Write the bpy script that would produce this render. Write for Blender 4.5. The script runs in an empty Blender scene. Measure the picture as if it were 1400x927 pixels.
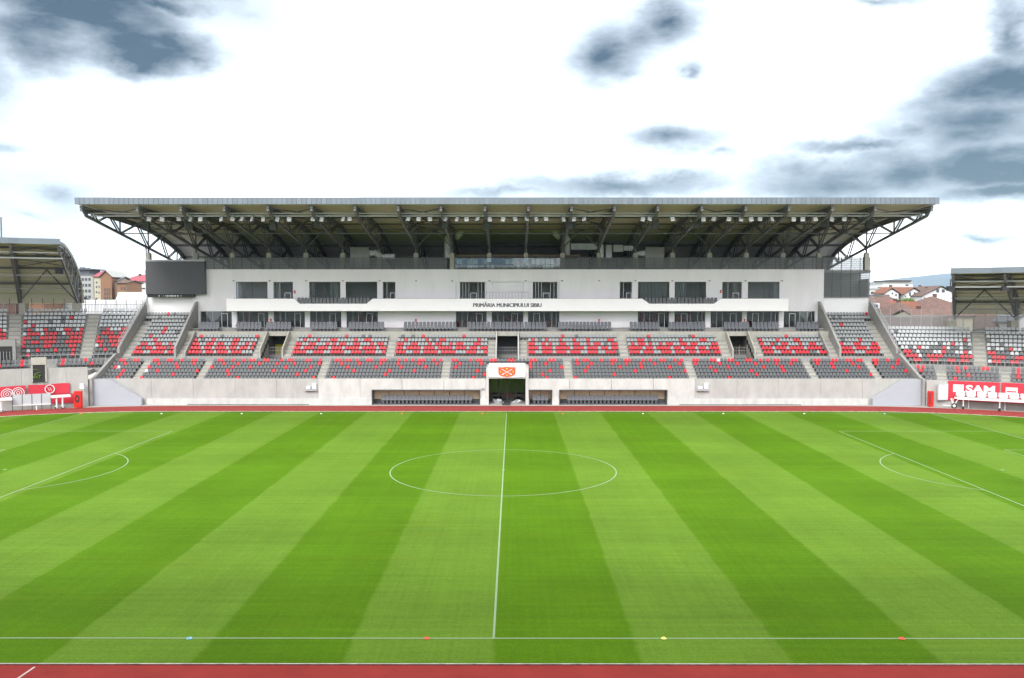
import bpy, bmesh, math, random
from mathutils import Vector, Matrix

SC = bpy.context.scene
COL = SC.collection
random.seed(7)
R = math.radians
PI = math.pi

# ------------------------------------------------------------------ camera
CAMX, CAMY, CAMZ = 0.80, -67.886, 13.888
PITCH, YAW, FPX = R(2.693), R(0.0765), 1147.34
cam_d = bpy.data.cameras.new("camera")
cam = bpy.data.objects.new("camera", cam_d)
COL.objects.link(cam)
cam.location = (CAMX, CAMY, CAMZ)
cam.rotation_euler = (PI / 2 - PITCH, 0, YAW)
cam_d.sensor_width = 36
cam_d.lens = FPX / 1400 * 36
cam_d.clip_start, cam_d.clip_end = 0.5, 30000
SC.camera = cam


def ray(px, py):
    a, b = (px - 700) / FPX, -(py - 463.5) / FPX
    y = math.cos(PITCH) + b * math.sin(PITCH)
    z = -math.sin(PITCH) + b * math.cos(PITCH)
    return (a * math.cos(YAW) - y * math.sin(YAW), a * math.sin(YAW) + y * math.cos(YAW), z)


def at(px, py, Y):
    """world X and Z of what the photograph shows at (px, py), given its depth Y"""
    d = ray(px, py)
    t = (Y - CAMY) / d[1]
    return CAMX + d[0] * t, CAMZ + d[2] * t


def xs(px, Y):
    return at(px, 440, Y)[0]


def zs(py, Y):
    return at(700, py, Y)[1]


# ------------------------------------------------------------------ light
SUN_EL, SUN_AZ = R(41), R(200)          # azimuth clockwise from +Y: behind the camera, a little to its left
SKY_STRENGTH = 0.12
VEIL = 1.0
EXPOSURE = 1.4
w = bpy.data.worlds.new("World")
SC.world = w
w.use_nodes = True


def build_world():
    nt = w.node_tree
    N, L = nt.nodes, nt.links
    N.clear()

    def n(t, **k):
        x = N.new(t)
        for a, v in k.items():
            setattr(x, a, v)
        return x

    def math_(op, a, b=None, c=None):
        x = n("ShaderNodeMath", operation=op)
        for i, v in enumerate((a, b, c)):
            if v is None:
                continue
            if isinstance(v, (int, float)):
                x.inputs[i].default_value = v
            else:
                L.new(v, x.inputs[i])
        return x.outputs[0]

    def vmath(op, a, b=None):
        x = n("ShaderNodeVectorMath", operation=op)
        for i, v in enumerate((a, b)):
            if v is None:
                continue
            if isinstance(v, (tuple, list)):
                x.inputs[i].default_value = v
            else:
                L.new(v, x.inputs[i])
        return x

    def mix(f, a, b):
        x = n("ShaderNodeMix", data_type="RGBA")
        for i, v in ((0, f), (6, a), (7, b)):
            if isinstance(v, (int, float)):
                x.inputs[i].default_value = v
            elif isinstance(v, tuple):
                x.inputs[i].default_value = (*v, 1)
            else:
                L.new(v, x.inputs[i])
        return x.outputs[2]

    def smooth(v, a, b):
        x = n("ShaderNodeMapRange", interpolation_type="SMOOTHSTEP")
        L.new(v, x.inputs[0])
        x.inputs[1].default_value, x.inputs[2].default_value = a, b
        return x.outputs[0]

    tc = n("ShaderNodeTexCoord")
    d = tc.outputs["Generated"]
    sky = n("ShaderNodeTexSky", sky_type="NISHITA", sun_disc=False)
    sky.sun_elevation, sky.sun_rotation = SUN_EL, SUN_AZ
    sep = n("ShaderNodeSeparateXYZ")
    L.new(d, sep.inputs[0])
    az = math_("ARCTAN2", sep.outputs[0], sep.outputs[1])
    el = math_("ARCSINE", sep.outputs[2])

    def noise(scale, detail, rough, stretch=(1, 1, 1)):
        m = vmath("MULTIPLY", d, stretch)
        x = n("ShaderNodeTexNoise")
        x.inputs["Scale"].default_value = scale
        x.inputs["Detail"].default_value = detail
        x.inputs["Roughness"].default_value = rough
        L.new(m.outputs[0], x.inputs["Vector"])
        return x

    wob = noise(8, 6, .62, (1, 1, 1.7))
    fine = noise(11, 8, .60, (1, 1, 3.1))
    comb = n("ShaderNodeCombineXYZ")
    L.new(az, comb.inputs[0])
    L.new(el, comb.inputs[1])
    wv = vmath("SUBTRACT", wob.outputs["Color"], (.5, .5, .5))
    wv = vmath("MULTIPLY", wv.outputs[0], (.11, .06, 0))
    p = vmath("ADD", comb.outputs[0], wv.outputs[0]).outputs[0]

    def patches(blobs):
        cur = None
        for cx, cy, rx, ry, s in blobs:
            q = ray(cx, cy)
            a0 = math.atan2(q[0], q[1])
            e0 = math.atan2(q[2], math.hypot(q[0], q[1]))
            cosx = 1 / (1 + (cx / FPX - 700 / FPX) ** 2)
            a = vmath("SUBTRACT", p, (a0, e0, 0))
            b = vmath("MULTIPLY", a.outputs[0], (FPX / rx / max(cosx, .5), FPX / ry / max(cosx, .5) ** .5, 0))
            l = vmath("LENGTH", b.outputs[0]).outputs["Value"]
            f = math_("MULTIPLY", math_("SUBTRACT", 1.42, l), s)
            cur = f if cur is None else math_("SMOOTH_MAX", cur, f, .12)
        return cur

    dark = patches([
        (120, 15, 150, 50, 1.45), (50, 50, 95, 48, 1.2), (200, 68, 110, 34, 1.4), (262, 84, 60, 16, 1.0), (235, 8, 90, 18, 1.0), (100, -40, 260, 70, 1.1),
        (910, 33, 58, 30, 1.05), (828, 74, 62, 38, 1.0), (870, 50, 50, 24, .8), (952, 97, 20, 13, .7),
        (928, 196, 58, 19, .85), (850, 256, 150, 17, .95), (990, 217, 34, 8, .55), (690, 266, 110, 9, .6), (920, 248, 60, 10, .7),
        (1390, 112, 115, 42, 1.3), (1400, 40, 36, 70, .9), (1340, 165, 150, 46, .95), (1180, 196, 95, 13, .85),
        (1150, 246, 135, 36, 1.05), (1345, 225, 110, 46, 1.3), (1350, 264, 100, 18, 1.2), (1240, 235, 110, 48, .95), (1240, 180, 60, 20, .7),
        (0, 206, 34, 10, .7), (66, 262, 60, 24, .62), (1352, 327, 38, 7, .7), (30, 293, 40, 7, .5),
        (1200, -2, 60, 8, .6), (960, -4, 40, 8, .45), (1490, 150, 120, 90, 1.0), (-80, 120, 110, 60, .9),
        (-120, 260, 150, 60, .6), (1560, 260, 160, 40, .9), (500, -120, 200, 50, .7), (1100, -140, 260, 50, .8)])
    fsub = math_("MULTIPLY", math_("SUBTRACT", fine.outputs["Fac"], .5), 1.1)
    dens = math_("ADD", dark, fsub)
    fine2 = noise(46, 6, .6, (1, 1, 1.8))
    dens = math_("ADD", dens, math_("MULTIPLY", math_("SUBTRACT", fine2.outputs["Fac"], .5), .22))
    up = vmath("ADD", d, (.0, .0, .022))
    upm = vmath("MULTIPLY", up.outputs[0], (1, 1, 3.1))
    fup = n("ShaderNodeTexNoise")
    for k_, v_ in (("Scale", 11), ("Detail", 8), ("Roughness", .60)):
        fup.inputs[k_].default_value = v_
    L.new(upm.outputs[0], fup.inputs["Vector"])
    relief = math_("SUBTRACT", fup.outputs["Fac"], fine.outputs["Fac"])      # more cloud overhead: a darker underside
    edge = smooth(dens, -.15, .7)
    core = math_("ADD", smooth(dens, .0, 1.6), math_("MULTIPLY", relief, 1.0))
    core = math_("MINIMUM", math_("MAXIMUM", core, 0.0), 1.0)
    halo = math_("MULTIPLY", smooth(dens, -.75, .1), .85)
    # the bright veil itself is not even: thin places let blue through
    thin = noise(3.2, 5, .55, (1, 1, 2.0))
    left = smooth(math_("MULTIPLY", az, -1), .30, .50)
    low = smooth(el, .28, .02)
    tint = math_("MULTIPLY", math_("MULTIPLY", left, low), smooth(thin.outputs["Fac"], .36, .62))
    veil_c = mix(tint, (1.0, 1.01, 1.03), (.24, .36, .47))
    veil_v = mix(smooth(thin.outputs["Fac"], .3, .7), (1.0, 1.0, 1.0), (1.12, 1.12, 1.12))
    mul = n("ShaderNodeMix", data_type="RGBA", blend_type="MULTIPLY")
    mul.inputs[0].default_value = 1
    L.new(veil_c, mul.inputs[6])
    L.new(veil_v, mul.inputs[7])
    cl = mix(core, (.335, .38, .425), (.020, .038, .057))
    soft = mix(halo, mul.outputs[2], (.345, .385, .405))
    tot = mix(edge, soft, cl)
    scl = vmath("SCALE", tot)
    scl.inputs["Scale"].default_value = VEIL
    bg1 = n("ShaderNodeBackground")
    L.new(sky.outputs[0], bg1.inputs[0])
    bg1.inputs[1].default_value = SKY_STRENGTH
    bg2 = n("ShaderNodeBackground")
    L.new(scl.outputs[0], bg2.inputs[0])
    ms = n("ShaderNodeMixShader")
    ms.inputs[0].default_value = .94            # how much of the blue sky the cloud layer covers
    L.new(bg1.outputs[0], ms.inputs[1])
    L.new(bg2.outputs[0], ms.inputs[2])
    out = n("ShaderNodeOutputWorld")
    L.new(ms.outputs[0], out.inputs[0])


build_world()
sun_d = bpy.data.lights.new("sun", "SUN")
sun_d.energy, sun_d.angle, sun_d.color = 1.2, R(26), (1, .965, .92)
sun = bpy.data.objects.new("sun", sun_d)
COL.objects.link(sun)
_sd = Vector((math.sin(SUN_AZ) * math.cos(SUN_EL), math.cos(SUN_AZ) * math.cos(SUN_EL), math.sin(SUN_EL)))
sun.rotation_euler = (-_sd).to_track_quat("-Z", "Y").to_euler()
vs = SC.view_settings
vs.view_transform, vs.look, vs.exposure, vs.gamma = "Standard", "None", EXPOSURE, 1
vs.use_curve_mapping = False
SC.render.engine = "CYCLES"
SC.cycles.max_bounces = 7
SC.cycles.diffuse_bounces = 3
SC.cycles.glossy_bounces = 3
SC.cycles.transmission_bounces = 4
SC.cycles.transparent_max_bounces = 10
SC.cycles.volume_bounces = 1
SC.cycles.caustics_reflective = False
SC.cycles.caustics_refractive = False
SC.cycles.use_denoising = True


# ------------------------------------------------------------------ materials
def pm(name, col, rough=.6, metal=0., var=0., vscale=1., bump=0., bscale=20., spec=.5, stretch=None, island=0.):
    m = bpy.data.materials.new(name)
    m.use_nodes = True
    nt = m.node_tree
    N, L = nt.nodes, nt.links
    b = N["Principled BSDF"]
    b.inputs["Base Color"].default_value = (*col, 1)
    b.inputs["Roughness"].default_value = rough
    b.inputs["Metallic"].default_value = metal
    b.inputs["Specular IOR Level"].default_value = spec
    tc = N.new("ShaderNodeTexCoord")
    src = tc.outputs["Object"]
    if stretch:
        mp = N.new("ShaderNodeMapping")
        mp.inputs["Scale"].default_value = stretch
        L.new(src, mp.inputs[0])
        src = mp.outputs[0]
    fac = None
    if var:
        nz = N.new("ShaderNodeTexNoise")
        nz.inputs["Scale"].default_value = vscale
        nz.inputs["Detail"].default_value = 6
        nz.inputs["Roughness"].default_value = .65
        L.new(src, nz.inputs["Vector"])
        mr = N.new("ShaderNodeMapRange")
        mr.inputs[1].default_value, mr.inputs[2].default_value = .28, .72
        mr.inputs[3].default_value, mr.inputs[4].default_value = 1 - var, 1 + var
        L.new(nz.outputs["Fac"], mr.inputs[0])
        fac = mr.outputs[0]
    if island:
        g = N.new("ShaderNodeNewGeometry")
        mr = N.new("ShaderNodeMapRange")
        mr.inputs[3].default_value, mr.inputs[4].default_value = 1 - island, 1 + island
        L.new(g.outputs["Random Per Island"], mr.inputs[0])
        if fac is None:
            fac = mr.outputs[0]
        else:
            mm = N.new("ShaderNodeMath")
            mm.operation = "MULTIPLY"
            L.new(fac, mm.inputs[0])
            L.new(mr.outputs[0], mm.inputs[1])
            fac = mm.outputs[0]
    if fac is not None:
        vm = N.new("ShaderNodeVectorMath")
        vm.operation = "SCALE"
        vm.inputs[0].default_value = col
        L.new(fac, vm.inputs["Scale"])
        L.new(vm.outputs[0], b.inputs["Base Color"])
    if bump:
        nz = N.new("ShaderNodeTexNoise")
        nz.inputs["Scale"].default_value = bscale
        nz.inputs["Detail"].default_value = 4
        L.new(tc.outputs["Object"], nz.inputs["Vector"])
        bp = N.new("ShaderNodeBump")
        bp.inputs["Strength"].default_value = bump
        bp.inputs["Distance"].default_value = .02
        L.new(nz.outputs["Fac"], bp.inputs["Height"])
        L.new(bp.outputs[0], b.inputs["Normal"])
    return m


M = {}
M["ground"] = pm("urban_ground", (.16, .16, .14), .9, var=.35, vscale=.05)
M["apron"] = pm("apron_concrete", (.32, .305, .28), .85, var=.14, vscale=.6, bump=.2)
M["concrete"] = pm("terrace_concrete", (.27, .265, .255), .85, var=.13, vscale=.9, bump=.2)
M["stair"] = pm("stair_concrete", (.37, .355, .315), .85, var=.14, vscale=1.3)
M["wallconc"] = pm("cast_wall_concrete", (.36, .355, .34), .8, var=.16, vscale=.7, stretch=(1, 1, .45), island=.07)
M["wallbright"] = pm("brightened_wall_concrete", (.47, .465, .45), .8, var=.17, vscale=.9, stretch=(1, 1, .45), island=.03)
M["wing"] = pm("wing_concrete", (.28, .275, .265), .85, var=.14, vscale=.8)
M["plaster"] = pm("white_plaster", (.79, .765, .79), .75, var=.06, vscale=.5, stretch=(1, 1, .3))
M["fascia"] = pm("white_render", (.90, .875, .895), .6, var=.02, vscale=.4)
M["steel"] = pm("dark_grey_steel", (.10, .102, .104), .45, spec=.5)
M["steel_l"] = pm("grey_steel", (.36, .37, .38), .45)
M["galv"] = pm("galvanised_sheet", (.86, .87, .88), .45, metal=.05, var=.15, vscale=2.5)
M["gutter"] = pm("roof_edge_sheet", (.14, .165, .195), .5, metal=.1, island=.10)
M["rooftop"] = pm("roof_sheet", (.36, .37, .38), .5, metal=.3)
M["soffit"] = pm("roof_lining", (.56, .53, .40), .7, var=.06, vscale=.3)
M["soffit_dark"] = pm("back_cladding", (.58, .59, .58), .7, var=.06, vscale=.3)
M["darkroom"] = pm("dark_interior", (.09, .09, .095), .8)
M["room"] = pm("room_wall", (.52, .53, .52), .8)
M["roomfloor"] = pm("room_floor", (.22, .21, .20), .6)
M["frame"] = pm("aluminium_frame", (.55, .56, .57), .4, metal=.2)
M["frame_d"] = pm("dark_frame", (.06, .065, .07), .4)
M["screen"] = pm("screen_face", (.075, .077, .085), .55, spec=.3)
M["white"] = pm("white_paint", (.66, .66, .66), .45)
M["cabinet"] = pm("cabinet_white", (.58, .60, .63), .5)
M["ramp"] = pm("ramp_paint", (.34, .355, .395), .7, var=.03, vscale=.6)
M["red"] = pm("red_board", (.50, .022, .045), .55, var=.08, vscale=1.2)
M["redbox"] = pm("red_box", (.60, .012, .008), .4)
M["black"] = pm("black_rubber", (.02, .02, .02), .7)
M["carpet"] = pm("black_carpet", (.045, .045, .048), .95)
M["brown"] = pm("dugout_back", (.62, .50, .36), .7, var=.1, vscale=2)
M["padded"] = pm("padded_grey", (.095, .098, .115), .5)
M["seat_grey"] = pm("seat_dark_grey", (.088, .092, .098), .4)
M["seat_light"] = pm("seat_light_grey", (.25, .262, .268), .4)
M["seat_white"] = pm("seat_white", (.41, .425, .44), .4)
M["seat_red"] = pm("seat_red", (.50, .006, .020), .4)
M["speaker"] = pm("speaker_black", (.03, .031, .036), .6)
M["ahu"] = pm("unit_panel", (.42, .42, .38), .5)
M["foil"] = pm("foil_wrap", (.34, .35, .37), .35, metal=.3)
M["yellow"] = pm("yellow_paint", (.80, .64, .05), .6)
M["letter"] = pm("letter_grey", (.03, .032, .042), .5)
M["shield"] = pm("shield_orange", (.72, .10, .035), .5)
M["gold"] = pm("crest_gold", (.85, .55, .10), .5)
M["bluesign"] = pm("blue_sign", (.35, .55, .85), .5)


def glass_mat(name, tint=(.75, .80, .80), refl=.5):
    m = bpy.data.materials.new(name)
    m.use_nodes = True
    N, L = m.node_tree.nodes, m.node_tree.links
    N.clear()
    tr = N.new("ShaderNodeBsdfTransparent")
    tr.inputs[0].default_value = (*tint, 1)
    gl = N.new("ShaderNodeBsdfGlossy")
    gl.inputs["Roughness"].default_value = .02
    gl.inputs[0].default_value = (.9, .95, 1, 1)
    fr = N.new("ShaderNodeFresnel")
    fr.inputs[0].default_value = 1.5 + refl
    ms = N.new("ShaderNodeMixShader")
    L.new(fr.outputs[0], ms.inputs[0])
    L.new(tr.outputs[0], ms.inputs[1])
    L.new(gl.outputs[0], ms.inputs[2])
    o = N.new("ShaderNodeOutputMaterial")
    L.new(ms.outputs[0], o.inputs[0])
    return m


M["glass"] = glass_mat("window_glass", (.86, .88, .885), .6)
M["glass_rail"] = glass_mat("rail_glass", (.80, .86, .85), .1)


def grass_mat(L_stripe):
    m = bpy.data.materials.new("mown_grass")
    m.use_nodes = True
    nt = m.node_tree
    N, L = nt.nodes, nt.links
    b = N["Principled BSDF"]
    b.inputs["Roughness"].default_value = .85
    b.inputs["Specular IOR Level"].default_value = .04
    tc = N.new("ShaderNodeTexCoord")

    def mth(op, a, b_=None, c=None):
        x = N.new("ShaderNodeMath")
        x.operation = op
        for i, v in enumerate((a, b_, c)):
            if v is None:
                continue
            if isinstance(v, (int, float)):
                x.inputs[i].default_value = v
            else:
                L.new(v, x.inputs[i])
        return x.outputs[0]

    def noise(scale, stretch, detail=4, rough=.6):
        mp = N.new("ShaderNodeMapping")
        mp.inputs["Scale"].default_value = stretch
        L.new(tc.outputs["Object"], mp.inputs[0])
        x = N.new("ShaderNodeTexNoise")
        x.inputs["Scale"].default_value = scale
        x.inputs["Detail"].default_value = detail
        x.inputs["Roughness"].default_value = rough
        L.new(mp.outputs[0], x.inputs["Vector"])
        return x.outputs["Fac"]

    def band(coord, width, soft):
        # 0..1 square-ish wave with soft borders
        x = mth("DIVIDE", coord, width * 2)
        x = mth("FRACT", x)
        x = mth("ABSOLUTE", mth("SUBTRACT", x, .5))           # 0 at middle of the dark half's end
        mr = N.new("ShaderNodeMapRange")
        mr.interpolation_type = "SMOOTHSTEP"
        L.new(x, mr.inputs[0])
        mr.inputs[1].default_value, mr.inputs[2].default_value = .25 - soft, .25 + soft
        return mr.outputs[0]

    sep = N.new("ShaderNodeSeparateXYZ")
    L.new(tc.outputs["Object"], sep.inputs[0])
    wob = mth("MULTIPLY", mth("SUBTRACT", noise(.35, (1, 1, 1), 3), .5), .45)
    xw = mth("ADD", sep.outputs[0], wob)
    # dark in [0,W], light in [W,2W]; band() is 1 near multiples of 2W, so shift by W/2
    s1 = band(mth("ADD", xw, L_stripe / 2), L_stripe, .012)
    yw = mth("ADD", sep.outputs[1], mth("MULTIPLY", mth("SUBTRACT", noise(.3, (1, 1, 1), 3), .5), .8))
    s2 = band(mth("ADD", yw, 1.0), 5.67, .05)
    mix = N.new("ShaderNodeMix")
    mix.data_type = "RGBA"
    L.new(s1, mix.inputs[0])
    mix.inputs[6].default_value = (.058, .130, .003, 1)
    mix.inputs[7].default_value = (.086, .162, .015, 1)
    # streaks along the rows of cutting, patches, and grain
    st = noise(1.0, (.05, 2.6, 1), 6, .65)
    st2 = noise(1.0, (4.5, .025, 1), 5, .65)
    pt = noise(.12, (1, 1, 1), 4, .6)
    gr = noise(14, (1, 1, 1), 2, .7)

    def mapr(v, lo, hi):
        mr = N.new("ShaderNodeMapRange")
        L.new(v, mr.inputs[0])
        mr.inputs[1].default_value, mr.inputs[2].default_value = .3, .7
        mr.inputs[3].default_value, mr.inputs[4].default_value = lo, hi
        return mr.outputs[0]

    f = mth("MULTIPLY", mapr(st, .90, 1.10), mapr(st2, .94, 1.06))
    f = mth("MULTIPLY", f, mapr(pt, .89, 1.11))
    f = mth("MULTIPLY", f, mapr(gr, .80, 1.20))
    f = mth("MULTIPLY", f, mapr(noise(4.5, (1, 1, 1), 3, .7), .92, 1.08))
    f = mth("MULTIPLY", f, mapr(noise(1.6, (.35, 1.6, 1), 4, .7), .94, 1.06))
    f = mth("MULTIPLY", f, mth("ADD", .965, mth("MULTIPLY", s2, .07)))
    vm = N.new("ShaderNodeVectorMath")
    vm.operation = "SCALE"
    L.new(mix.outputs[2], vm.inputs[0])
    L.new(f, vm.inputs["Scale"])
    # yellowish worn patches
    ye = N.new("ShaderNodeMix")
    ye.data_type = "RGBA"
    yn = N.new("ShaderNodeMapRange")
    L.new(noise(.22, (.35, 1.6, 1), 6, .7), yn.inputs[0])
    yn.inputs[1].default_value, yn.inputs[2].default_value = .55, .8
    yn.inputs[4].default_value = .5
    L.new(yn.outputs[0], ye.inputs[0])
    L.new(vm.outputs[0], ye.inputs[6])
    ye.inputs[7].default_value = (.105, .155, .006, 1)
    L.new(ye.outputs[2], b.inputs["Base Color"])
    bp = N.new("ShaderNodeBump")
    bp.inputs["Strength"].default_value = .35
    bp.inputs["Distance"].default_value = .03
    L.new(noise(30, (1, 1, 1), 2, .7), bp.inputs["Height"])
    L.new(bp.outputs[0], b.inputs["Normal"])
    return m


PL, PW = 103.4, 68.16                     # pitch length and width
STRIPE = PL / 18
M["grass"] = grass_mat(STRIPE)
M["line"] = pm("line_paint", (.18, .26, .13), .8, var=.12, vscale=3)
M["track"] = pm("track_rubber", (.235, .026, .022), .9, var=.15, vscale=.5, bump=.15, bscale=60, spec=.12)
M["trackline"] = pm("track_line", (.5, .42, .40), .7)


# ------------------------------------------------------------------ mesh helpers
class MB:
    def __init__(s):
        s.v, s.f, s.m = [], [], []

    def add(s, vs_, fs, mi=0):
        o = len(s.v)
        s.v += [tuple(p) for p in vs_]
        s.f += [tuple(i + o for i in q) for q in fs]
        s.m += [mi] * len(fs)
        return s

    def box(s, x0, x1, y0, y1, z0, z1, mi=0):
        if x1 < x0: x0, x1 = x1, x0
        if y1 < y0: y0, y1 = y1, y0
        if z1 < z0: z0, z1 = z1, z0
        v = [(x0, y0, z0), (x1, y0, z0), (x1, y1, z0), (x0, y1, z0), (x0, y0, z1), (x1, y0, z1), (x1, y1, z1), (x0, y1, z1)]
        return s.add(v, [(0, 3, 2, 1), (4, 5, 6, 7), (0, 1, 5, 4), (1, 2, 6, 5), (2, 3, 7, 6), (3, 0, 4, 7)], mi)

    def bar(s, p, q, r, n=4, mi=0, cap=True, up=None):
        p, q = Vector(p), Vector(q)
        d = (q - p)
        if d.length < 1e-6:
            return s
        d.normalize()
        u = up or (Vector((1, 0, 0)) if abs(d.x) < .9 else Vector((0, 0, 1)))
        a = d.cross(u).normalized()
        b = d.cross(a).normalized()
        vs_ = []
        off = PI / 4 if n == 4 else 0
        k = r * (math.sqrt(2) if n == 4 else 1)
        for c in (p, q):
            for i in range(n):
                t = 2 * PI * i / n + off
                vs_.append(c + a * math.cos(t) * k + b * math.sin(t) * k)
        fs = [(i, (i + 1) % n, n + (i + 1) % n, n + i) for i in range(n)]
        if cap:
            fs += [tuple(reversed(range(n))), tuple(range(n, 2 * n))]
        return s.add(vs_, fs, mi)

    def path(s, pts, r, n=4, mi=0):
        for a, b in zip(pts, pts[1:]):
            s.bar(a, b, r, n, mi)
        return s

    def prism(s, poly, axis, a, b, mi=0):
        """poly of 2-D points extruded along axis ('x': poly is (y,z); 'y': (x,z); 'z': (x,y)) from a to b"""
        def P(u, t):
            return {"x": (t, u[0], u[1]), "y": (u[0], t, u[1]), "z": (u[0], u[1], t)}[axis]
        n = len(poly)
        vs_ = [P(u, a) for u in poly] + [P(u, b) for u in poly]
        fs = [tuple(range(n)), tuple(reversed(range(n, 2 * n)))] + [(i, n + i, n + (i + 1) % n, (i + 1) % n) for i in range(n)]
        return s.add(vs_, fs, mi)

    def build(s, name, mats, parent=None, origin=None, smooth=False):
        if not isinstance(mats, (list, tuple)):
            mats = [mats]
        if origin is None:
            origin = WL.get(parent.name, (0, 0, 0)) if parent is not None else (0, 0, 0)
        me = bpy.data.meshes.new(name)
        me.from_pydata([(x - origin[0], y - origin[1], z - origin[2]) for x, y, z in s.v], [], s.f)
        for m in mats:
            me.materials.append(M[m] if isinstance(m, str) else m)
        me.polygons.foreach_set("material_index", s.m)
        if smooth:
            me.polygons.foreach_set("use_smooth", [True] * len(s.f))
        me.update()
        bm = bmesh.new()
        bm.from_mesh(me)
        bmesh.ops.recalc_face_normals(bm, faces=bm.faces)
        bm.to_mesh(me)
        bm.free()
        o = bpy.data.objects.new(name, me)
        COL.objects.link(o)
        if parent is not None:
            o.parent = parent
            WL[o.name] = tuple(origin)
        else:
            o.location = origin
            WL[o.name] = tuple(origin)
        return o


WL = {}


def tag(o, label=None, cat=None, group=None, kind=None):
    if label: o["label"] = label
    if cat: o["category"] = cat
    if group: o["group"] = group
    if kind: o["kind"] = kind
    return o


def thing(name, label, cat, loc=(0, 0, 0), group=None):
    o = bpy.data.objects.new(name, None)
    COL.objects.link(o)
    o.location = loc
    o.empty_display_size = .5
    WL[o.name] = tuple(loc)
    return tag(o, label, cat, group)


def copy_tree(o, parent=None):
    c = o.copy()
    COL.objects.link(c)
    if parent is not None:
        c.parent = parent
    for ch in [x for x in o.children]:
        copy_tree(ch, c)
    return c


ORD = ("first second third fourth fifth sixth seventh eighth ninth tenth eleventh twelfth thirteenth fourteenth fifteenth sixteenth "
       "seventeenth eighteenth nineteenth twentieth").split()
TENS = {20: "twenty", 30: "thirty", 40: "forty", 50: "fifty", 60: "sixty"}


def ordinal(i):
    if i <= 20:
        return ORD[i - 1]
    if i % 10 == 0:
        return TENS[i][:-1] + "ieth"
    return TENS[i // 10 * 10] + "-" + ORD[i % 10 - 1]


def text_mesh(name, body, size, mat, parent, loc, rot, align="CENTER", bold=.0, depth=.01, width=None):
    cu = bpy.data.curves.new(name, "FONT")
    cu.body, cu.size, cu.align_x, cu.extrude, cu.offset = body, size, align, depth, bold
    cu.resolution_u = 3
    o = bpy.data.objects.new(name, cu)
    COL.objects.link(o)
    bpy.context.view_layer.update()
    me = bpy.data.meshes.new_from_object(o)
    bpy.data.objects.remove(o)
    me.name = name
    if width:
        xs_ = [v.co.x for v in me.vertices]
        k = width / (max(xs_) - min(xs_))
        for v in me.vertices:
            v.co.x *= k
    me.materials.clear()
    me.materials.append(M[mat])
    t = bpy.data.objects.new(name, me)
    COL.objects.link(t)
    if parent is not None:
        t.parent = parent
        pl = WL.get(parent.name, (0, 0, 0))
        t.location = Vector(loc) - Vector(pl)
    else:
        t.location = loc
    t.rotation_euler = rot
    return t


# ------------------------------------------------------------------ ground, track, pitch
MB().box(-9000, 9000, -3000, 15000, -1, -.03).build("ground", "ground").__setitem__("kind", "structure")
apron = MB().box(-130, 130, -95, 95, -.029, -.004).build("apron", "apron")
apron["kind"] = "structure"

BCX, BCY, TIN, TOUT = 42.2, -.4, 36.2, 41.6


def stadium(r, n=40):
    pts = []
    for i in range(n + 1):
        t = PI / 2 - PI * i / n
        pts.append((BCX + r * math.cos(t), BCY + r * math.sin(t)))
    for i in range(n + 1):
        t = -PI / 2 - PI * i / n
        pts.append((-BCX + r * math.cos(t), BCY + r * math.sin(t)))
    return pts


def ring_mb(r0, r1, z, n=40):
    a, b = stadium(r0, n), stadium(r1, n)
    k = len(a)
    mb = MB()
    mb.add([(x, y, z) for x, y in a] + [(x, y, z) for x, y in b], [(i, (i + 1) % k, k + (i + 1) % k, k + i) for i in range(k)])
    return mb


ring_mb(TIN, TOUT, .004).build("running_track", "track")["kind"] = "structure"
tl = MB()
for k in range(1, 4):
    r = TIN + .3 + k * 1.22
    mb = ring_mb(r, r + .05, .008)
    tl.add(mb.v, mb.f)
ml = tl.build("track_lane_markings", "trackline")
ml["kind"] = "structure"
# start line across the near track
x0, x1 = xs(47, -37), xs(24, -40)
d0, d1 = ray(47.5, 912), ray(24, 928)
t0, t1 = CAMZ / -d0[2], CAMZ / -d1[2]
sl = MB()
A, B = Vector((CAMX + d0[0] * t0, CAMY + d0[1] * t0, .009)), Vector((CAMX + d1[0] * t1, CAMY + d1[1] * t1, .009))
dirn = (B - A).normalized()
B = A + dirn * 6
pn = dirn.cross(Vector((0, 0, 1))) * .04
sl.add([A - pn, A + pn, B + pn, B - pn], [(0, 1, 2, 3)])
sl.build("track_start_line", "trackline")["kind"] = "structure"
# inner kerb rail of the track
kb = ring_mb(TIN - .10, TIN + .0, .05)
kb2 = MB()
a, b = stadium(TIN - .05), stadium(TIN)
k = len(a)
kb2.add([(x, y, 0) for x, y in a] + [(x, y, 0) for x, y in b] + [(x, y, .05) for x, y in a] + [(x, y, .05) for x, y in b],
        [(2 * k + i, 2 * k + (i + 1) % k, 3 * k + (i + 1) % k, 3 * k + i) for i in range(k)]
        + [(i, (i + 1) % k, 2 * k + (i + 1) % k, 2 * k + i) for i in range(k)]
        + [(k + i, k + (i + 1) % k, 3 * k + (i + 1) % k, 3 * k + i) for i in range(k)])
kb2.build("track_kerb", pm("kerb_aluminium", (.45, .42, .40), .5, var=.45, vscale=2.5))["kind"] = "structure"

pts = stadium(TIN - .05)
g = MB()
g.add([(x, y, .008) for x, y in pts], [tuple(range(len(pts)))])
tag(g.build("grass_pitch", "grass"), kind="structure")


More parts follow.
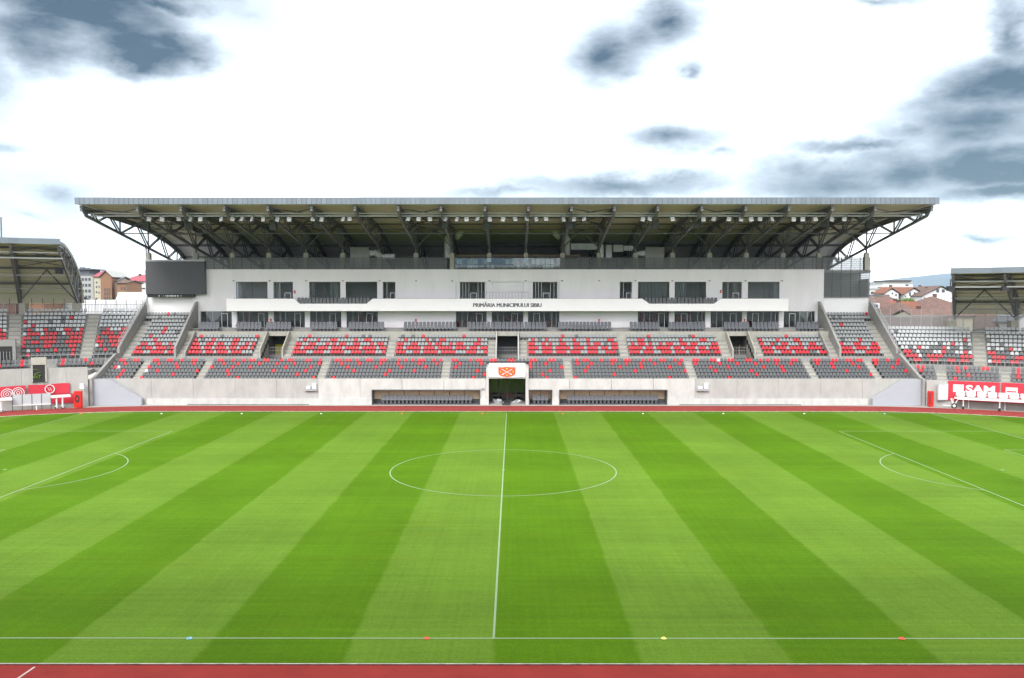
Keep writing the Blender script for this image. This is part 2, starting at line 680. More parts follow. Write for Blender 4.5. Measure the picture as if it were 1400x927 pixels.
def lines():
    mb = MB()
    W = .10
    z = .014

    def seg(x0, y0, x1, y1):
        d = Vector((x1 - x0, y1 - y0, 0)).normalized()
        p = Vector((-d.y, d.x, 0)) * W / 2
        a, b = Vector((x0, y0, z)), Vector((x1, y1, z))
        mb.add([a - p, b - p, b + p, a + p], [(0, 1, 2, 3)])

    def arc(cx, cy, r, t0, t1, n=72, zz=z):
        v = []
        for i in range(n + 1):
            t = t0 + (t1 - t0) * i / n
            for q in (r - W / 2, r + W / 2):
                v.append((cx + q * math.cos(t), cy + q * math.sin(t), zz))
        mb.add(v, [(2 * i, 2 * i + 1, 2 * i + 3, 2 * i + 2) for i in range(n)])

    def disc(cx, cy, r):
        mb.add([(cx + r * math.cos(t * PI / 8), cy + r * math.sin(t * PI / 8), z + .004) for t in range(16)], [tuple(range(16))])

    hl, hw = PL / 2, PW / 2
    seg(-hl, -hw, hl, -hw)
    seg(-hl, hw, hl, hw)
    seg(0, -hw + W / 2, 0, hw - W / 2)
    arc(0, 0, 9.15, 0, 2 * PI, 120, z + .002)
    disc(0, 0, .14)
    for s in (-1, 1):
        seg(s * hl, -hw + W / 2, s * hl, hw - W / 2)
        seg(s * (hl - 16.5), -20.16, s * (hl - 16.5), 20.16)
        seg(s * (hl - 5.5), -9.16, s * (hl - 5.5), 9.16)
        for t in (-1, 1):
            seg(s * (hl - W / 2), t * 20.16, s * (hl - 16.5 + W / 2), t * 20.16)
            seg(s * (hl - W / 2), t * 9.16, s * (hl - 5.5 + W / 2), t * 9.16)
        disc(s * (hl - 11), 0, .16)
        a = math.acos(5.5 / 9.15)
        arc(s * (hl - 11), 0, 9.15, (PI if s > 0 else 0) - a, (PI if s > 0 else 0) + a, 40, z + .002)
    o = mb.build("pitch_markings", "line")
    o["kind"] = "structure"


lines()

# far hills
def hills():
    mb = MB()
    rng = random.Random(3)
    nx, ny = 120, 14
    ph = [(rng.uniform(.2, 3), rng.uniform(0, 6.3), rng.uniform(.3, 1)) for _ in range(14)]
    crest = [(-1e5, 389), (1150, 391), (1190, 386.5), (1205, 384.5), (1225, 383), (1250, 380), (1262, 377.5), (1275, 377), (1285, 376), (1300, 373), (1400, 366), (1600, 355), (1e5, 350)]
    Y0 = 7000.
    v = []
    for i in range(nx + 1):
        px = 1000 + i * 8
        for (a, ya), (b, yb) in zip(crest, crest[1:]):
            if a <= px < b:
                top = ya + (yb - ya) * (px - a) / (b - a) if a > -1e4 and b < 1e4 else (yb if a < -1e4 else ya)
        for j in range(ny + 1):
            f = j / ny
            Y = Y0 - 2600 + f * 5200
            prof = math.sin(min(1, f / .5) * PI / 2) if f < .5 else math.cos((f - .5) * PI * .9)
            X, Z = at(px, top, Y0)
            bump = sum(c * math.sin(k * (X / 300) + q + f * 5) for k, q, c in ph) * 3.2 * (1 - abs(2 * f - 1) ** 6)
            Xr = X
            v.append((Xr, Y, max(-2, Z * prof + bump * (0.2 + .5 * abs(f - .5) * 2))))
    f = [(i * (ny + 1) + j, (i + 1) * (ny + 1) + j, (i + 1) * (ny + 1) + j + 1, i * (ny + 1) + j + 1) for i in range(nx) for j in range(ny)]
    mb.add(v, f)
    o = mb.build("hills", pm("wooded_hills", (.022, .040, .055), .95, var=.3, vscale=.004), smooth=True)
    o["kind"] = "structure"


hills()

# the air: pale, even, round everything
hz = MB().box(-9600, 9600, -3600, 15600, -2.2, 330)
hm = bpy.data.materials.new("haze")
hm.use_nodes = True
hm.node_tree.nodes.clear()
_v = hm.node_tree.nodes.new("ShaderNodeVolumePrincipled")
_v.inputs["Color"].default_value = (.62, .82, 1, 1)
_v.inputs["Density"].default_value = .00005
_o = hm.node_tree.nodes.new("ShaderNodeOutputMaterial")
hm.node_tree.links.new(_v.outputs[0], _o.inputs["Volume"])
M["haze"] = hm
hz.build("haze", "haze")["kind"] = "stuff"

# the stand the photographer stands in: raked terrace under its own roof, unseen behind the camera
def opposite():
    root = thing("unseen_opposite_stand", None, None, (0, -42.5, 0))  # roof added and widened to darken the near grass and window reflections
    root["kind"] = "structure"
    m = MB()
    for i in range(32):
        y = -42.6 - .8 * i
        m.box(-85, 85, y - .8, y, 0 if i == 0 else .6 + .352 * i, 1.2 + .352 * i)
    m.build("opposite_terrace", "concrete", root)["kind"] = "structure"
    m = MB()
    prof = [(-46, 22.3), (-54, 23.1), (-66, 23.0), (-74, 21.6), (-78, 19.0)]
    for (a, za), (b, zb) in zip(prof, prof[1:]):
        m.add([(-85, a, za), (85, a, za), (85, b, zb), (-85, b, zb), (-85, a, za + .4), (85, a, za + .4), (85, b, zb + .4), (-85, b, zb + .4)],
              [(0, 1, 2, 3), (7, 6, 5, 4), (0, 4, 5, 1), (2, 6, 7, 3), (0, 3, 7, 4), (1, 5, 6, 2)])
    m.box(-85, 85, -78.4, -78.0, 0, 19.2)
    m.build("opposite_shade_roof", "soffit_dark", root)["kind"] = "structure"


opposite()

# ------------------------------------------------------------------ main grandstand
WALL_Y = 42.5
WALL_T = 3.45
STAND = thing("grandstand", "long white and grey grandstand with rows of seats under a trussed cantilever roof", "grandstand", (0, WALL_Y, 0))
LROW = [dict(y=43.0 + .8 * i, z=2.86 + .42 * i) for i in range(6)]
UROW = [dict(y=49.6 + .8 * i, z=5.93 + .525 * i) for i in range(11)]
WALKZ = 5.40
WING = 54.25
PORT = (-2.75, 2.85)          # players' tunnel portal
TUN = (-2.42, 2.45)


def px_wall(px):
    return xs(px, WALL_Y)


DUG = [(px_wall(508), px_wall(656)), (px_wall(723.5), px_wall(754.7)), (px_wall(765), px_wall(912.6))]


def pitch_wall():
    seams = [px_wall(p) for p in (148, 205, 262.5, 320, 377, 434, 491.6, 549, 606.6, 664, 721.5, 779, 836.5, 894, 951, 1009, 1066, 1123.8, 1181, 1238)]
    xsn = sorted([-WING] + seams + [WING])
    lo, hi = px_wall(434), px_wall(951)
    openings = [(TUN[0], TUN[1], 9)] + [(a, b, 1.97) for a, b in DUG]
    G = .02
    for a, b in zip(xsn, xsn[1:]):
        mb = MB()
        cuts = sorted({a, b} | {c for o in openings for c in o[:2] if a < c < b})
        for c, d in zip(cuts, cuts[1:]):
            m = (c + d) / 2
            op = next((o for o in openings if o[0] < m < o[1]), None)
            l = c + (G if c == a else 0)
            r = d - (G if d == b else 0)
            if op is None:
                mb.box(l, r, WALL_Y, WALL_Y + .3, 0, WALL_T)
            elif op[2] < WALL_T:
                mb.box(l, r, WALL_Y, WALL_Y + .3, op[2], WALL_T)
        mb.build("wall_panel", "wallbright" if lo - .1 <= a and b <= hi + .1 else "wallconc", STAND)  # central panels lightened: bright exposure is put into the concrete colour
    # joint filler a little behind the panel faces
    for a, b in [(-WING, DUG[0][0]), (DUG[0][1], TUN[0]), (TUN[1], DUG[1][0]), (DUG[1][1], DUG[2][0]), (DUG[2][1], WING)]:
        MB().box(a, b, WALL_Y + .03, WALL_Y + .28, .01, WALL_T - .02).build("wall_backing", "wing", STAND)
    # low ledge along the foot of the wall
    for a, b in [(-47.6, DUG[0][0]), (DUG[0][1], TUN[0] - .35), (TUN[1] + .35, DUG[1][0]), (DUG[1][1], DUG[2][0]), (DUG[2][1], 47.6)]:
        MB().box(a, b, WALL_Y - .16, WALL_Y - .002, 0, .83).build("wall_plinth", "wallbright", STAND)


pitch_wall()


def terrace():
    mb = MB()
    for i, r in enumerate(LROW):
        segs = [(-WING, PORT[0]), (PORT[1], WING)] if i < 5 else [(-WING, WING)]
        for a, b in segs:
            mb.box(a, b, r["y"] - (.19 if i == 0 else 0), r["y"] + .8, r["z"] - .55, r["z"])
    y = LROW[-1]["y"] + .8
    mb.box(-WING, WING, y, 49.6, WALKZ - .5, WALKZ)
    SIDE = 46.75
    slots = [(xs(355.5, 49.6), xs(384.5, 49.6)), (xs(679, 49.6), xs(708, 49.6)), (xs(1003.5, 49.6), xs(1032, 49.6))]
    for i, r in enumerate(UROW):
        if i < 5:
            segs, c = [], -WING
            for a, b in slots:
                segs.append((c, a))
                c = b
            segs.append((c, WING))
        else:
            segs = [(-WING, -SIDE), (SIDE, WING)]
        for a, b in segs:
            z0 = r["z"] - .62
            if i == 0: z0 = WALKZ - .3
            mb.box(a, b, r["y"], r["y"] + .8, z0, r["z"])
    mb.build("terrace", "concrete", STAND)
    # riser wall under the boxes and box floor
    rb = MB()
    c = -SIDE + .15
    for a, b in slots:
        rb.box(c, a, 53.61, 54.0, 8.0, 9.27)
        c = b
    rb.box(c, SIDE - .15, 53.61, 54.0, 8.0, 9.27)
    for (a, b) in slots:                         # lintel above each gangway
        rb.box(a, b, 53.6, 54.0, 8.62, 9.27)
    rb.build("box_riser_wall", "stair", STAND)
    fl = MB()
    fl.box(-SIDE + .15, SIDE - .15, 54.0, 55.45, 8.8, 9.2)
    fl.box(-SIDE + .15, SIDE - .15, 55.45, 63.5, 8.8, 9.68)
    fl.build("box_floor", "concrete", STAND)
    # gangways
    for k, (a, b) in enumerate(slots):
        for x in (a, b):
            w_ = MB()
            t = .16
            xx0, xx1 = (x - t, x) if x == a else (x, x + t)
            w_.prism([(49.55, WALKZ - .2), (53.6, WALKZ - .2), (53.6, 9.3), (53.2, 9.3), (49.55, 6.9)], "x", xx0, xx1)
            w_.build("gangway_wall", "stair" if k != 1 else "wallbright", STAND)
        d = MB()
        d.box(a, b, 53.6, 53.66, WALKZ, 5.9, 0)
        d.build("gangway_floor", "concrete", STAND)
        rec = MB()                               # passage behind the opening
        rec.box(a, b, 53.66, 57, WALKZ - .1, WALKZ)
        rec.box(a - .1, a, 53.62, 57, WALKZ - .1, 8.62)
        rec.box(b, b + .1, 53.62, 57, WALKZ - .1, 8.62)
        rec.box(a, b, 56.9, 57, WALKZ, 8.62)
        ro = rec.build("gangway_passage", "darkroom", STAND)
        if k != 1:
            MB().box(a + .05, b - .05, 56.84, 56.895, WALKZ, 7.2).build("painted_wall", "yellow", STAND)
            MB().box((a + b) / 2 - .1, b - .25, 56.78, 56.83, WALKZ, 7.6).build("door", "frame_d", STAND)
        rl = MB()                                # low rail across the opening
        for z in (6.0, 6.5, 7.0):
            rl.bar((a + .05, 53.5, z), (b - .05, 53.5, z), .018)
        for i in range(13):
            x = a + .05 + (b - a - .1) * i / 12
            rl.bar((x, 53.5, WALKZ), (x, 53.5, 7.0), .014)
        rl.build("gangway_railing", "steel_l", STAND)
    return slots


SLOTS = terrace()

# wing walls
def wing(x0, x1, prof, name="wing_wall", mat="wing"):
    return MB().prism(prof, "x", x0, x1).build(name, mat, STAND)


for s in (-1, 1):
    X0, X1 = s * 54.25, s * 54.6
    # upper outer wing
    wing(X0, X1, [(49.2, 4.8), (58.5, 4.8), (58.5, 13.55), (58.0, 13.55), (49.2, 7.15)])
    wing(X0, X1, [(41.3, 0), (49.2, 0), (49.2, 6.4), (48.2, 6.4), (42.2, 3.65), (41.3, 3.5)])
    X0, X1 = s * 46.45, s * 46.75
    wing(X0, X1, [(49.4, 5.0), (58.0, 5.0), (58.0, 13.6), (57.6, 13.6), (49.4, 7.2)])
    # rails on the outer wing
    r = MB()
    for k in range(12):
        y = 49.4 + k * .78
        z = 7.2 + (y - 49.2) * .727
        r.bar((s * 54.42, y, z), (s * 54.42, y, z + .95), .025)
    for h in (.45, .95):
        r.bar((s * 54.42, 49.4, 7.2 + .15 + h), (s * 54.42, 58, 13.55 + h), .025)
    r.build("wing_railing", "steel_l", STAND)

# stairs: half steps along each aisle
L_AISLE = [xs(p, 43.4) for p in (182.3, 269.8, 436.3, 607.4, 778.3, 949.7, 1117.2, 1205)]
U_AISLE = [(xs(a, 50), xs(b, 50)) for a, b in ((345, 355), (386, 397.5), (527.5, 538.5), (667, 678), (709.5, 721), (848, 859.5), (987.5, 1000), (1033, 1043.5))]
SIDE_ST = [(xs(237.5, 50), xs(253, 50)), (xs(1133.5, 50), xs(1150.5, 50))]


def stair(x0, x1, rows, zbase, name="stair"):
    mb = MB()
    pz = zbase
    for r in rows:
        h = r["z"] - pz
        mb.box(x0, x1, r["y"] - .4, r["y"] + .02, pz - .05, pz + h / 2 + .02)
        mb.box(x0, x1, r["y"] + .021, r["y"] + .399, r["z"] - .1, r["z"] + .02)
        pz = r["z"]
    mb.build(name, "stair", STAND)


for x in L_AISLE:
    stair(x - .56, x + .56, LROW[1:] + [dict(y=47.8, z=WALKZ)], LROW[0]["z"])
for a, b in U_AISLE:
    stair(a, b, UROW[:5], WALKZ)
for a, b in SIDE_ST:
    stair(a, b, UROW[:8], WALKZ)
# low kerb wall beside the side stairs, and the steps rising to the boxes
for s in (-1, 1):
    x = SIDE_ST[0][1] if s < 0 else SIDE_ST[1][0]
    wing(x, x - s * .15, [(49.5, 5.2), (53.8, 5.2), (53.8, 9.3), (53.4, 9.3), (49.5, 6.5)], "stair_kerb")

# ------------------------------------------------------------------ facade
FY = 58.0
UP_OPEN = [(323.4, 366.3, "g"), (374.2, 401, "d"), (423.3, 465.8, "g"), (473, 516, "g"), (523.4, 540.9, "d"), (623, 665.5, "r"), (672.4, 715.7, "n"),
           (722.6, 764.5, "r"), (847, 864, "d"), (872, 914.8, "g"), (922, 965, "g"), (987, 1014, "d"), (1022, 1065, "g")]
LO_OPEN = [(273.8, 317), (324, 367), (374, 416.8), (423.6, 466.6), (473.6, 516.7), (623, 665.5), (672, 715.7), (721.6, 765), (872, 915), (922, 964.5),
           (971.5, 1015), (1021, 1065), (1071.5, 1114.5)]
LZ = (9.68, 12.14)
UZ = (12.75, zs(385.3, FY))
FTOP = zs(368.2, FY)
FX = (-47.2, 47.3)


def facade():
    mb = MB()

    def storey(z0, z1, zl, zh, ops):
        """wall between z0 and z1 with openings from zl to zh"""
        c = FX[0]
        for o in ops:
            a, b = xs(o[0], FY), xs(o[1], FY)
            mb.box(c, a, FY, FY + .4, z0, z1)
            if zh < z1: mb.box(a, b, FY, FY + .4, zh, z1)
            if zl > z0: mb.box(a, b, FY, FY + .4, z0, zl)
            c = b
        mb.box(c, FX[1], FY, FY + .4, z0, z1)

    storey(9.0, 12.45, LZ[0], LZ[1], LO_OPEN)
    storey(12.45, FTOP, UZ[0], UZ[1], UP_OPEN)
    mb.build("facade", "plaster", STAND)
    # side walls behind the two outer blocks
    MB().box(-54.25, -47.2, 58.6, 58.9, 10.5, 14.35).box(-54.25, -47.2, 58.9, 59.1, 14.35, 18.3).build("side_wall", "fascia", STAND)
    MB().box(47.3, 54.25, 58.6, 58.9, 10.5, 14.35).build("side_wall", "fascia", STAND)
    # rooms
    rm = MB()
    for z0, z1, y1 in ((9.68, 12.2, 63.3), (12.62, 16.9, 63.3)):
        rm.box(FX[0], FX[1], y1, y1 + .2, z0, z1, 0)
        rm.box(FX[0], FX[1], FY + .4, y1, z1 - .02, z1 + .25, 0)
        rm.box(FX[0], FX[1], FY + .4, y1, z0 - .05, z0 - .002, 1)
        for p in (270, 320.5, 370.5, 420, 470, 520, 582, 669, 719, 818, 868, 918.5, 968, 1018, 1068, 1118):
            x = xs(p, FY)
            rm.box(x - .1, x + .1, FY + .45, y1 - .01, z0, z1 - .03, 0)
    rm.build("interior", ["room", "roomfloor"], STAND)


facade()


def window(a, b, z0, z1, y, kind, rng, lower):
    """one glazed opening: frame with mullions, a pane and a door leaf where there is one"""
    fr = MB()
    t = .05
    fr.box(a, a + t, y, y + .08, z0, z1)
    fr.box(b - t, b, y, y + .08, z0, z1)
    fr.box(a + t, b - t, y, y + .08, z0, z0 + t)
    fr.box(a + t, b - t, y, y + .08, z1 - t, z1)
    wd = b - a
    light = lower or kind in "rd"
    if lower:
        ds = wd * rng.choice((.18, .62, .22, .66))
        dr = (a + ds, a + ds + .95)
        for x in (a + wd * .52, a + wd * .76, a + wd * .9) if ds < wd * .4 else (a + wd * .2, a + wd * .38):
            fr.box(x - .025, x + .025, y + .001, y + .079, z0 + t, z1 - t)
    elif kind == "r":
        dr = (a + wd * .42, a + wd * .42 + .95)
        for k in (.12, .24, .36, .72, .86):
            fr.box(a + wd * k - .03, a + wd * k + .03, y + .001, y + .079, z0 + t, z1 - t)
    elif kind == "d":
        dr = (a + wd * .55, min(b - .06, a + wd * .55 + .95))
        fr.box(a + wd * .3, a + wd * .3 + .06, y + .001, y + .079, z0 + t, z1 - t)
    else:
        dr = None
        fr.box(a + wd * .5, a + wd * .5 + .04, y + .001, y + .079, z0 + t, z1 - t)
    fo = fr.build("window", "frame" if light else "frame_d", STAND)
    MB().box(a + t, b - t, y + .03, y + .045, z0 + t, z1 - t).build("pane", "glass", fo)
    if dr:
        dm = MB()
        h = z0 + 2.15
        u = .085
        dm.box(dr[0], dr[0] + u, y - .015, y - .002, z0 + .02, h)
        dm.box(dr[1] - u, dr[1], y - .015, y - .002, z0 + .02, h)
        dm.box(dr[0] + u, dr[1] - u, y - .015, y - .002, h - u, h)
        dm.box(dr[0] + u, dr[1] - u, y - .015, y - .002, z0 + .02, z0 + .02 + u)
        dm.build("door", "frame", STAND)


rngw = random.Random(11)
for a, b in LO_OPEN:
    window(xs(a, FY) + .002, xs(b, FY) - .002, LZ[0], LZ[1] - .002, FY + .2, "g", rngw, True)
for a, b, k in UP_OPEN:
    A, B = xs(a, FY) + .002, xs(b, FY) - .002
    if k == "n":
        MB().box(A, B, FY + .3, FY + .38, UZ[0], UZ[1] - .003).build("blind_panel", "plaster", STAND)
        continue
    if k == "r":
        window(A + .6, B - .25, UZ[0], UZ[1] - .002, FY + .3, k, rngw, False)
        MB().box(A, A + .598, FY + .29, FY + .39, UZ[0], UZ[1] - .003).build("window_side_panel", "plaster", STAND)
        MB().box(B - .248, B, FY + .29, FY + .39, UZ[0], UZ[1] - .003).build("window_side_panel", "plaster", STAND)
        continue
    window(A, B, UZ[0], UZ[1] - .002, FY + (.12 if k == "g" else .3), k, rngw, False)


def furnish():
    y = FY + .9
    M["curtain_and_reflection"] = pm("curtain_teal", (.42, .47, .47), .8)
    M["redcloth"] = pm("red_furnishing", (.30, .03, .04), .8)
    M["beige"] = pm("beige_box", (.45, .40, .32), .8)

    def folds(p0, p1, z0, z1, mat, nm):
        a, b = xs(p0, y), xs(p1, y)
        n = max(4, int((b - a) / .16))
        v = []
        for i in range(n + 1):
            x = a + (b - a) * i / n
            for o in (0, .03):
                v += [(x, y + .07 * (i % 2) + o, z0), (x, y + .07 * (i % 2) + o, z1)]
        f = []
        for i in range(n):
            p, q = 4 * i, 4 * i + 4
            f += [(p, q, q + 1, p + 1), (p + 2, p + 3, q + 3, q + 2)]
        MB().add(v, f).build(nm, mat, STAND)
    for p0, p1 in ((874, 889), (890, 912), (923, 938), (326, 331), (1058, 1064), (375.5, 383), (425, 431), (452, 464), (1002, 1008)):  # curtains, some added in a left window to imitate pale reflections
        folds(p0, p1, UZ[0] + .05, UZ[1] - .1, "curtain_and_reflection", "curtain_and_reflection")
    for p0, p1, h in ((875, 884, 2.2), (891, 898, 2.2), (924, 944, 2.0), (335, 338, 2.2), (490, 497, 1.9), (500, 512, 2.1), (646, 652, 2.0), (688, 708, 1.5), (742, 756, 1.2), (626, 640, 1.0), (378, 386, 1.1), (1023, 1036, 1.0)):
        folds(p0, p1, LZ[0] + .02, LZ[0] + h, "redcloth", "red_chair_sheet")  # folded red sheets added in place of red chairs in the rooms
    a, b = xs(937, y), xs(950, y)
    MB().box(a, b, y - .3, y + .3, UZ[0] + .05, UZ[0] + 1.0).build("counter", "beige", STAND)
    for p in (440, 455, 487, 350, 1040):
        x = xs(p, y + .5)
        MB().box(x - .9, x + .9, y + .3, y + .9, UZ[0] + .05, UZ[0] + .8).build("counter", "steel_l", STAND)
    # guard rail behind each large upper pane
    for p0, p1 in ((323.4, 366.3), (423.3, 465.8), (473, 516), (922, 965), (1022, 1065)):
        m = MB()
        for h in (.35, .65, .95):
            m.bar((xs(p0, FY) + .1, FY + .45, UZ[0] + h), (xs(p1, FY) - .1, FY + .45, UZ[0] + h), .025)
        m.build("guard_rail", "steel_l", STAND)


furnish()


def balcony():
    y = 55.6
    X0, X1 = xs(310, y), xs(1077.7, y)
    zb, zt, zn = zs(425.2, y), zs(408.4, y), zs(415.2, y)
    n = [xs(p, y) for p in (402, 410, 501.5, 509.5, 878, 887.5, 976, 985.4)]
    pol = [(X0, zb), (X1, zb), (X1, zt), (n[7], zt), (n[6], zn), (n[5], zn), (n[4], zt), (n[3], zt), (n[2], zn), (n[1], zn), (n[0], zt), (X0, zt)]
    mb = MB()
    # parapet as convex pieces, one piece per stretch
    cuts = [X0, n[0], n[1], n[2], n[3], n[4], n[5], n[6], n[7], X1]
    top = [zt, zt, zn, zn, zt, zt, zn, zn, zt, zt]
    v, f = [], []
    for x, z in zip(cuts, top):
        v += [(x, y, zb), (x, y, z), (x, y + .18, zb), (x, y + .18, z)]
    for i in range(len(cuts) - 1):
        a, b = 4 * i, 4 * i + 4
        f += [(a, b, b + 1, a + 1), (a + 2, a + 3, b + 3, b + 2), (a + 1, b + 1, b + 3, a + 3), (a, a + 2, b + 2, b)]
    f += [(0, 1, 3, 2), (4 * 9, 4 * 9 + 2, 4 * 9 + 3, 4 * 9 + 1)]
    mb.add(v, f)
    mb.box(X0, X1, y + .181, FY - .002, zb, zb + .35)
    mb.box(X0, X0 + .18, y + .181, FY - .002, zb + .351, zt)
    mb.box(X1 - .18, X1, y + .181, FY - .002, zb + .351, zt)
    bo = mb.build("balcony", "fascia", STAND)
    rl = MB()
    for a, b in ((xs(320, y), n[0]), (n[3], n[4]), (n[7], xs(1066, y))):
        rl.box(a, b, y + .02, y + .16, zt + .03, zt + .07)
        k = int((b - a) / 1.6)
        for i in range(k + 1):
            x = a + .05 + (b - a - .1) * i / max(k, 1)
            rl.box(x - .03, x + .03, y + .06, y + .12, zt, zt + .03)
    a, b = xs(665, y), xs(722, y)
    for i in range(14):
        x = a + (b - a) * i / 13
        rl.box(x - .012, x + .012, y + .08, y + .1, zt + .07, zt + .95)
    rl.box(a, b, y + .07, y + .11, zt + .95, zt + .99)
    rl.build("balcony_railing", "steel", bo)
    # lettering
    z = zs(419.7, y)
    tx = []
    for k_, (dx, dz) in enumerate(((-.03, 0), (0, 0), (.03, 0))):
        tx.append(text_mesh("lettering", "PRIMĂRIA MUNICIPIULUI SIBIU", .80, "letter", None, ((xs(646.9, y) + xs(740.4, y)) / 2 + dx, y - .012 - .002 * k_, z + dz), (PI / 2, 0, 0), bold=0, depth=.01,
                  width=xs(740.4, y) - xs(646.9, y) - .05))
    word = MB()
    bpy.context.view_layer.update()
    for o in tx:
        word.add([o.matrix_world @ v.co for v in o.data.vertices], [tuple(p.vertices) for p in o.data.polygons])
        bpy.data.objects.remove(o)
    word.build("lettering", "letter", bo)
    # stepped seating platform inside the two notches
    pf = MB()
    for a, b in ((n[0], n[3]), (n[4], n[7])):
        pf.box(a, b, y + .19, y + 1.2, zb + .352, zn - .35)
        pf.box(a, b, y + 1.201, FY - .01, zb + .352, zn + .05)
    pf.build("balcony_step", "concrete", bo)
    return n, zn, zb


BN, BZN, BZB = balcony()

# small wall lamps and columns markings on the facade
for p in (320.5, 369.5, 419.5, 469.4, 519.5, 569.3, 618.5, 669, 718.7, 768.5, 819, 868.3, 918.7, 969.3, 1018.5, 1068):
    x = xs(p, FY)
    z = zs(384, FY)
    mb = MB()
    mb.box(x - .13, x + .13, FY - .16, FY - .002, z - .05, z + .06)
    tag(mb.build("wall_lamp", "frame_d", origin=(x, FY, z)), "small dark outdoor lamp on the white facade, %s from its left end" % ordinal(1 + [320.5, 369.5, 419.5, 469.4, 519.5, 569.3, 618.5, 669, 718.7, 768.5, 819, 868.3, 918.7, 969.3, 1018.5, 1068].index(p)),
        "wall lamp", "lamps along the facade")
for p, y, l in ((403, 399, "small red alarm box on the upper facade left of the balcony seats"), (985.3, 398.5, "small red alarm box on the upper facade right of the balcony seats"),
                (370.4, 437.5, "small red alarm box on the white column between two lower left windows"), (1018, 438, "small red alarm box on the white column between two lower right windows"),
                (568.6, 438, "small red alarm box on the white lower wall left of centre"), (818.9, 438, "small red alarm box on the white lower wall right of centre")):
    x, z = at(p, y, FY)
    mb = MB()
    mb.box(x - .11, x + .11, FY - .1, FY - .002, z + .02, z + .2, 0)
    mb.box(x - .11, x + .11, FY - .1, FY - .002, z - .22, z - .02, 0)
    mb.box(x - .07, x + .07, FY - .06, FY - .002, z - .02, z + .02, 1)
    tag(mb.build("alarm_box", ["redbox", "white"], origin=(x, FY, z)), l, "alarm box")

# ------------------------------------------------------------------ roof
PROF = [(38.6, 25.95), (44.9, 25.78), (50.4, 25.5), (55.7, 25.18), (59, 24.8), (62.9, 24.05), (66.5, 23.25), (69.8, 22.3), (72, 21.35), (73.5, 20.3), (74.4, 18.9), (74.8, 17)]
RX = 54.45


def prof_z(y):
    for (a, za), (b, zb) in zip(PROF, PROF[1:]):
        if a <= y <= b:
            return za + (zb - za) * (y - a) / (b - a)
    return PROF[0][1]


def roof():
    nx = 1
    lo, up = [], []
    n = len(PROF)
    for i, (y, z) in enumerate(PROF):
        a = PROF[max(0, i - 1)]
        b = PROF[min(n - 1, i + 1)]
        d = Vector((b[0] - a[0], b[1] - a[1])).normalized()
        nn = Vector((-d.y, d.x))
        lo.append((y, z))
        up.append((y + nn.x * .35, z + nn.y * .35))
    mb = MB()
    v = []
    for x in (-RX, RX):
        v += [(x, y, z) for y, z in lo] + [(x, y, z) for y, z in up]
    k = 2 * n
    for i in range(n - 1):
        ym = (lo[i][0] + lo[i + 1][0]) / 2
        mb.add([v[i], v[i + 1], v[k + i + 1], v[k + i]], [(0, 1, 2, 3)], 0 if ym < 66 else 1)
        mb.add([v[n + i], v[n + i + 1], v[k + n + i + 1], v[k + n + i]], [(0, 1, 2, 3)], 2)
        for s in (0, k):
            mb.add([v[s + i], v[s + i + 1], v[s + n + i + 1], v[s + n + i]], [(0, 1, 2, 3)], 2)
    ro = mb.build("roof", ["soffit", "soffit_dark", "rooftop"], STAND)
    # deep sheet-metal edge: separate sheets with narrow joints
    ed = MB()
    k = int(2 * RX / .62)
    for i in range(k):
        a = -RX + 2 * RX * i / k
        b = -RX + 2 * RX * (i + 1) / k
        ed.box(a + .018, b - .018, 38.42, 38.58, 25.88, 26.72)
    ed.box(-RX, RX, 38.5, 38.599, 25.90, 26.70)
    ed.build("roof_edge", "gutter", ro)
    # ribs of the lining sheets (main direction along the stand) and purlins
    for y in (50.8, 56.5, 62.5, 68.5, 72.4):
        z = prof_z(y)
        MB().box(-RX + .3, RX - .3, y - .08, y + .08, z - .2, z - .01).build("purlin", "steel", ro)
    # back wall and end walls below the eaves
    bw = MB()
    bw.box(-RX + .3, RX - .3, 74.6, 74.85, 0, 17)
    bw.build("back_wall", "soffit_dark", STAND)
    fl = MB()
    fl.box(-54.6, 54.6, 58.41, 74.6, 17.9, 18.3)
    fl.build("terrace_floor", "wallbright", STAND)
    # gable cladding at each end of the lower curve stays open as in the photograph


roof()

BEAR_PX = [205, 269.6, 319.5, 369.3, 419.6, 469.6, 519.6, 569.3, 618.6, 669, 719, 768.8, 818.2, 868, 918.6, 969, 1018.8, 1068.7, 1118, 1182.7]
BEAR_Y = 58.4
BEAR_X = [xs(p, BEAR_Y) for p in BEAR_PX]


def bz(y):
    return 24.58 - (y - 40.2) * .1645


def truss_mesh(X):
    mb = MB()
    top = [39.0, 41.2, 46.4, 49.4, 54.8, 58.4, 62.9, 66.5, 69.2, 72.2]
    zt = lambda y: prof_z(y) - .30
    # top chord follows the lining
    yy = [38.9, 44.9, 50.4, 55.7, 59, 62.9, 66.5, 69.8, 72, 73.2, 73.9]
    for a, b in zip(yy, yy[1:]):
        mb.bar((X, a, zt(a) - .05), (X, b, zt(b) - .05), .17)
        mb.bar((X, a, zt(a) - .42), (X, b, zt(b) - .42), .15)
    mb.bar((X, 40.2, bz(40.2)), (X, 73.6, bz(73.6)), .15)
    mb.bar((X, 39.05, zt(39.05)), (X, 40.2, bz(40.2)), .14)
    bot = {40.3: (40.6,), 43.0: (41.2, 46.4), 49.4: (46.4, 49.4, 54.8), 58.4: (54.8, 58.4, 62.9), 65.4: (62.9, 69.2), 69.0: (69.2, 71.5)}
    for b, ts in bot.items():
        for t in ts:
            for s in ((-.16, .16) if abs(t - b) > .5 else (0,)):
                mb.bar((X + s, b, bz(b)), (X + s, t, zt(t) - .1), .075 if s else .09)
    return mb


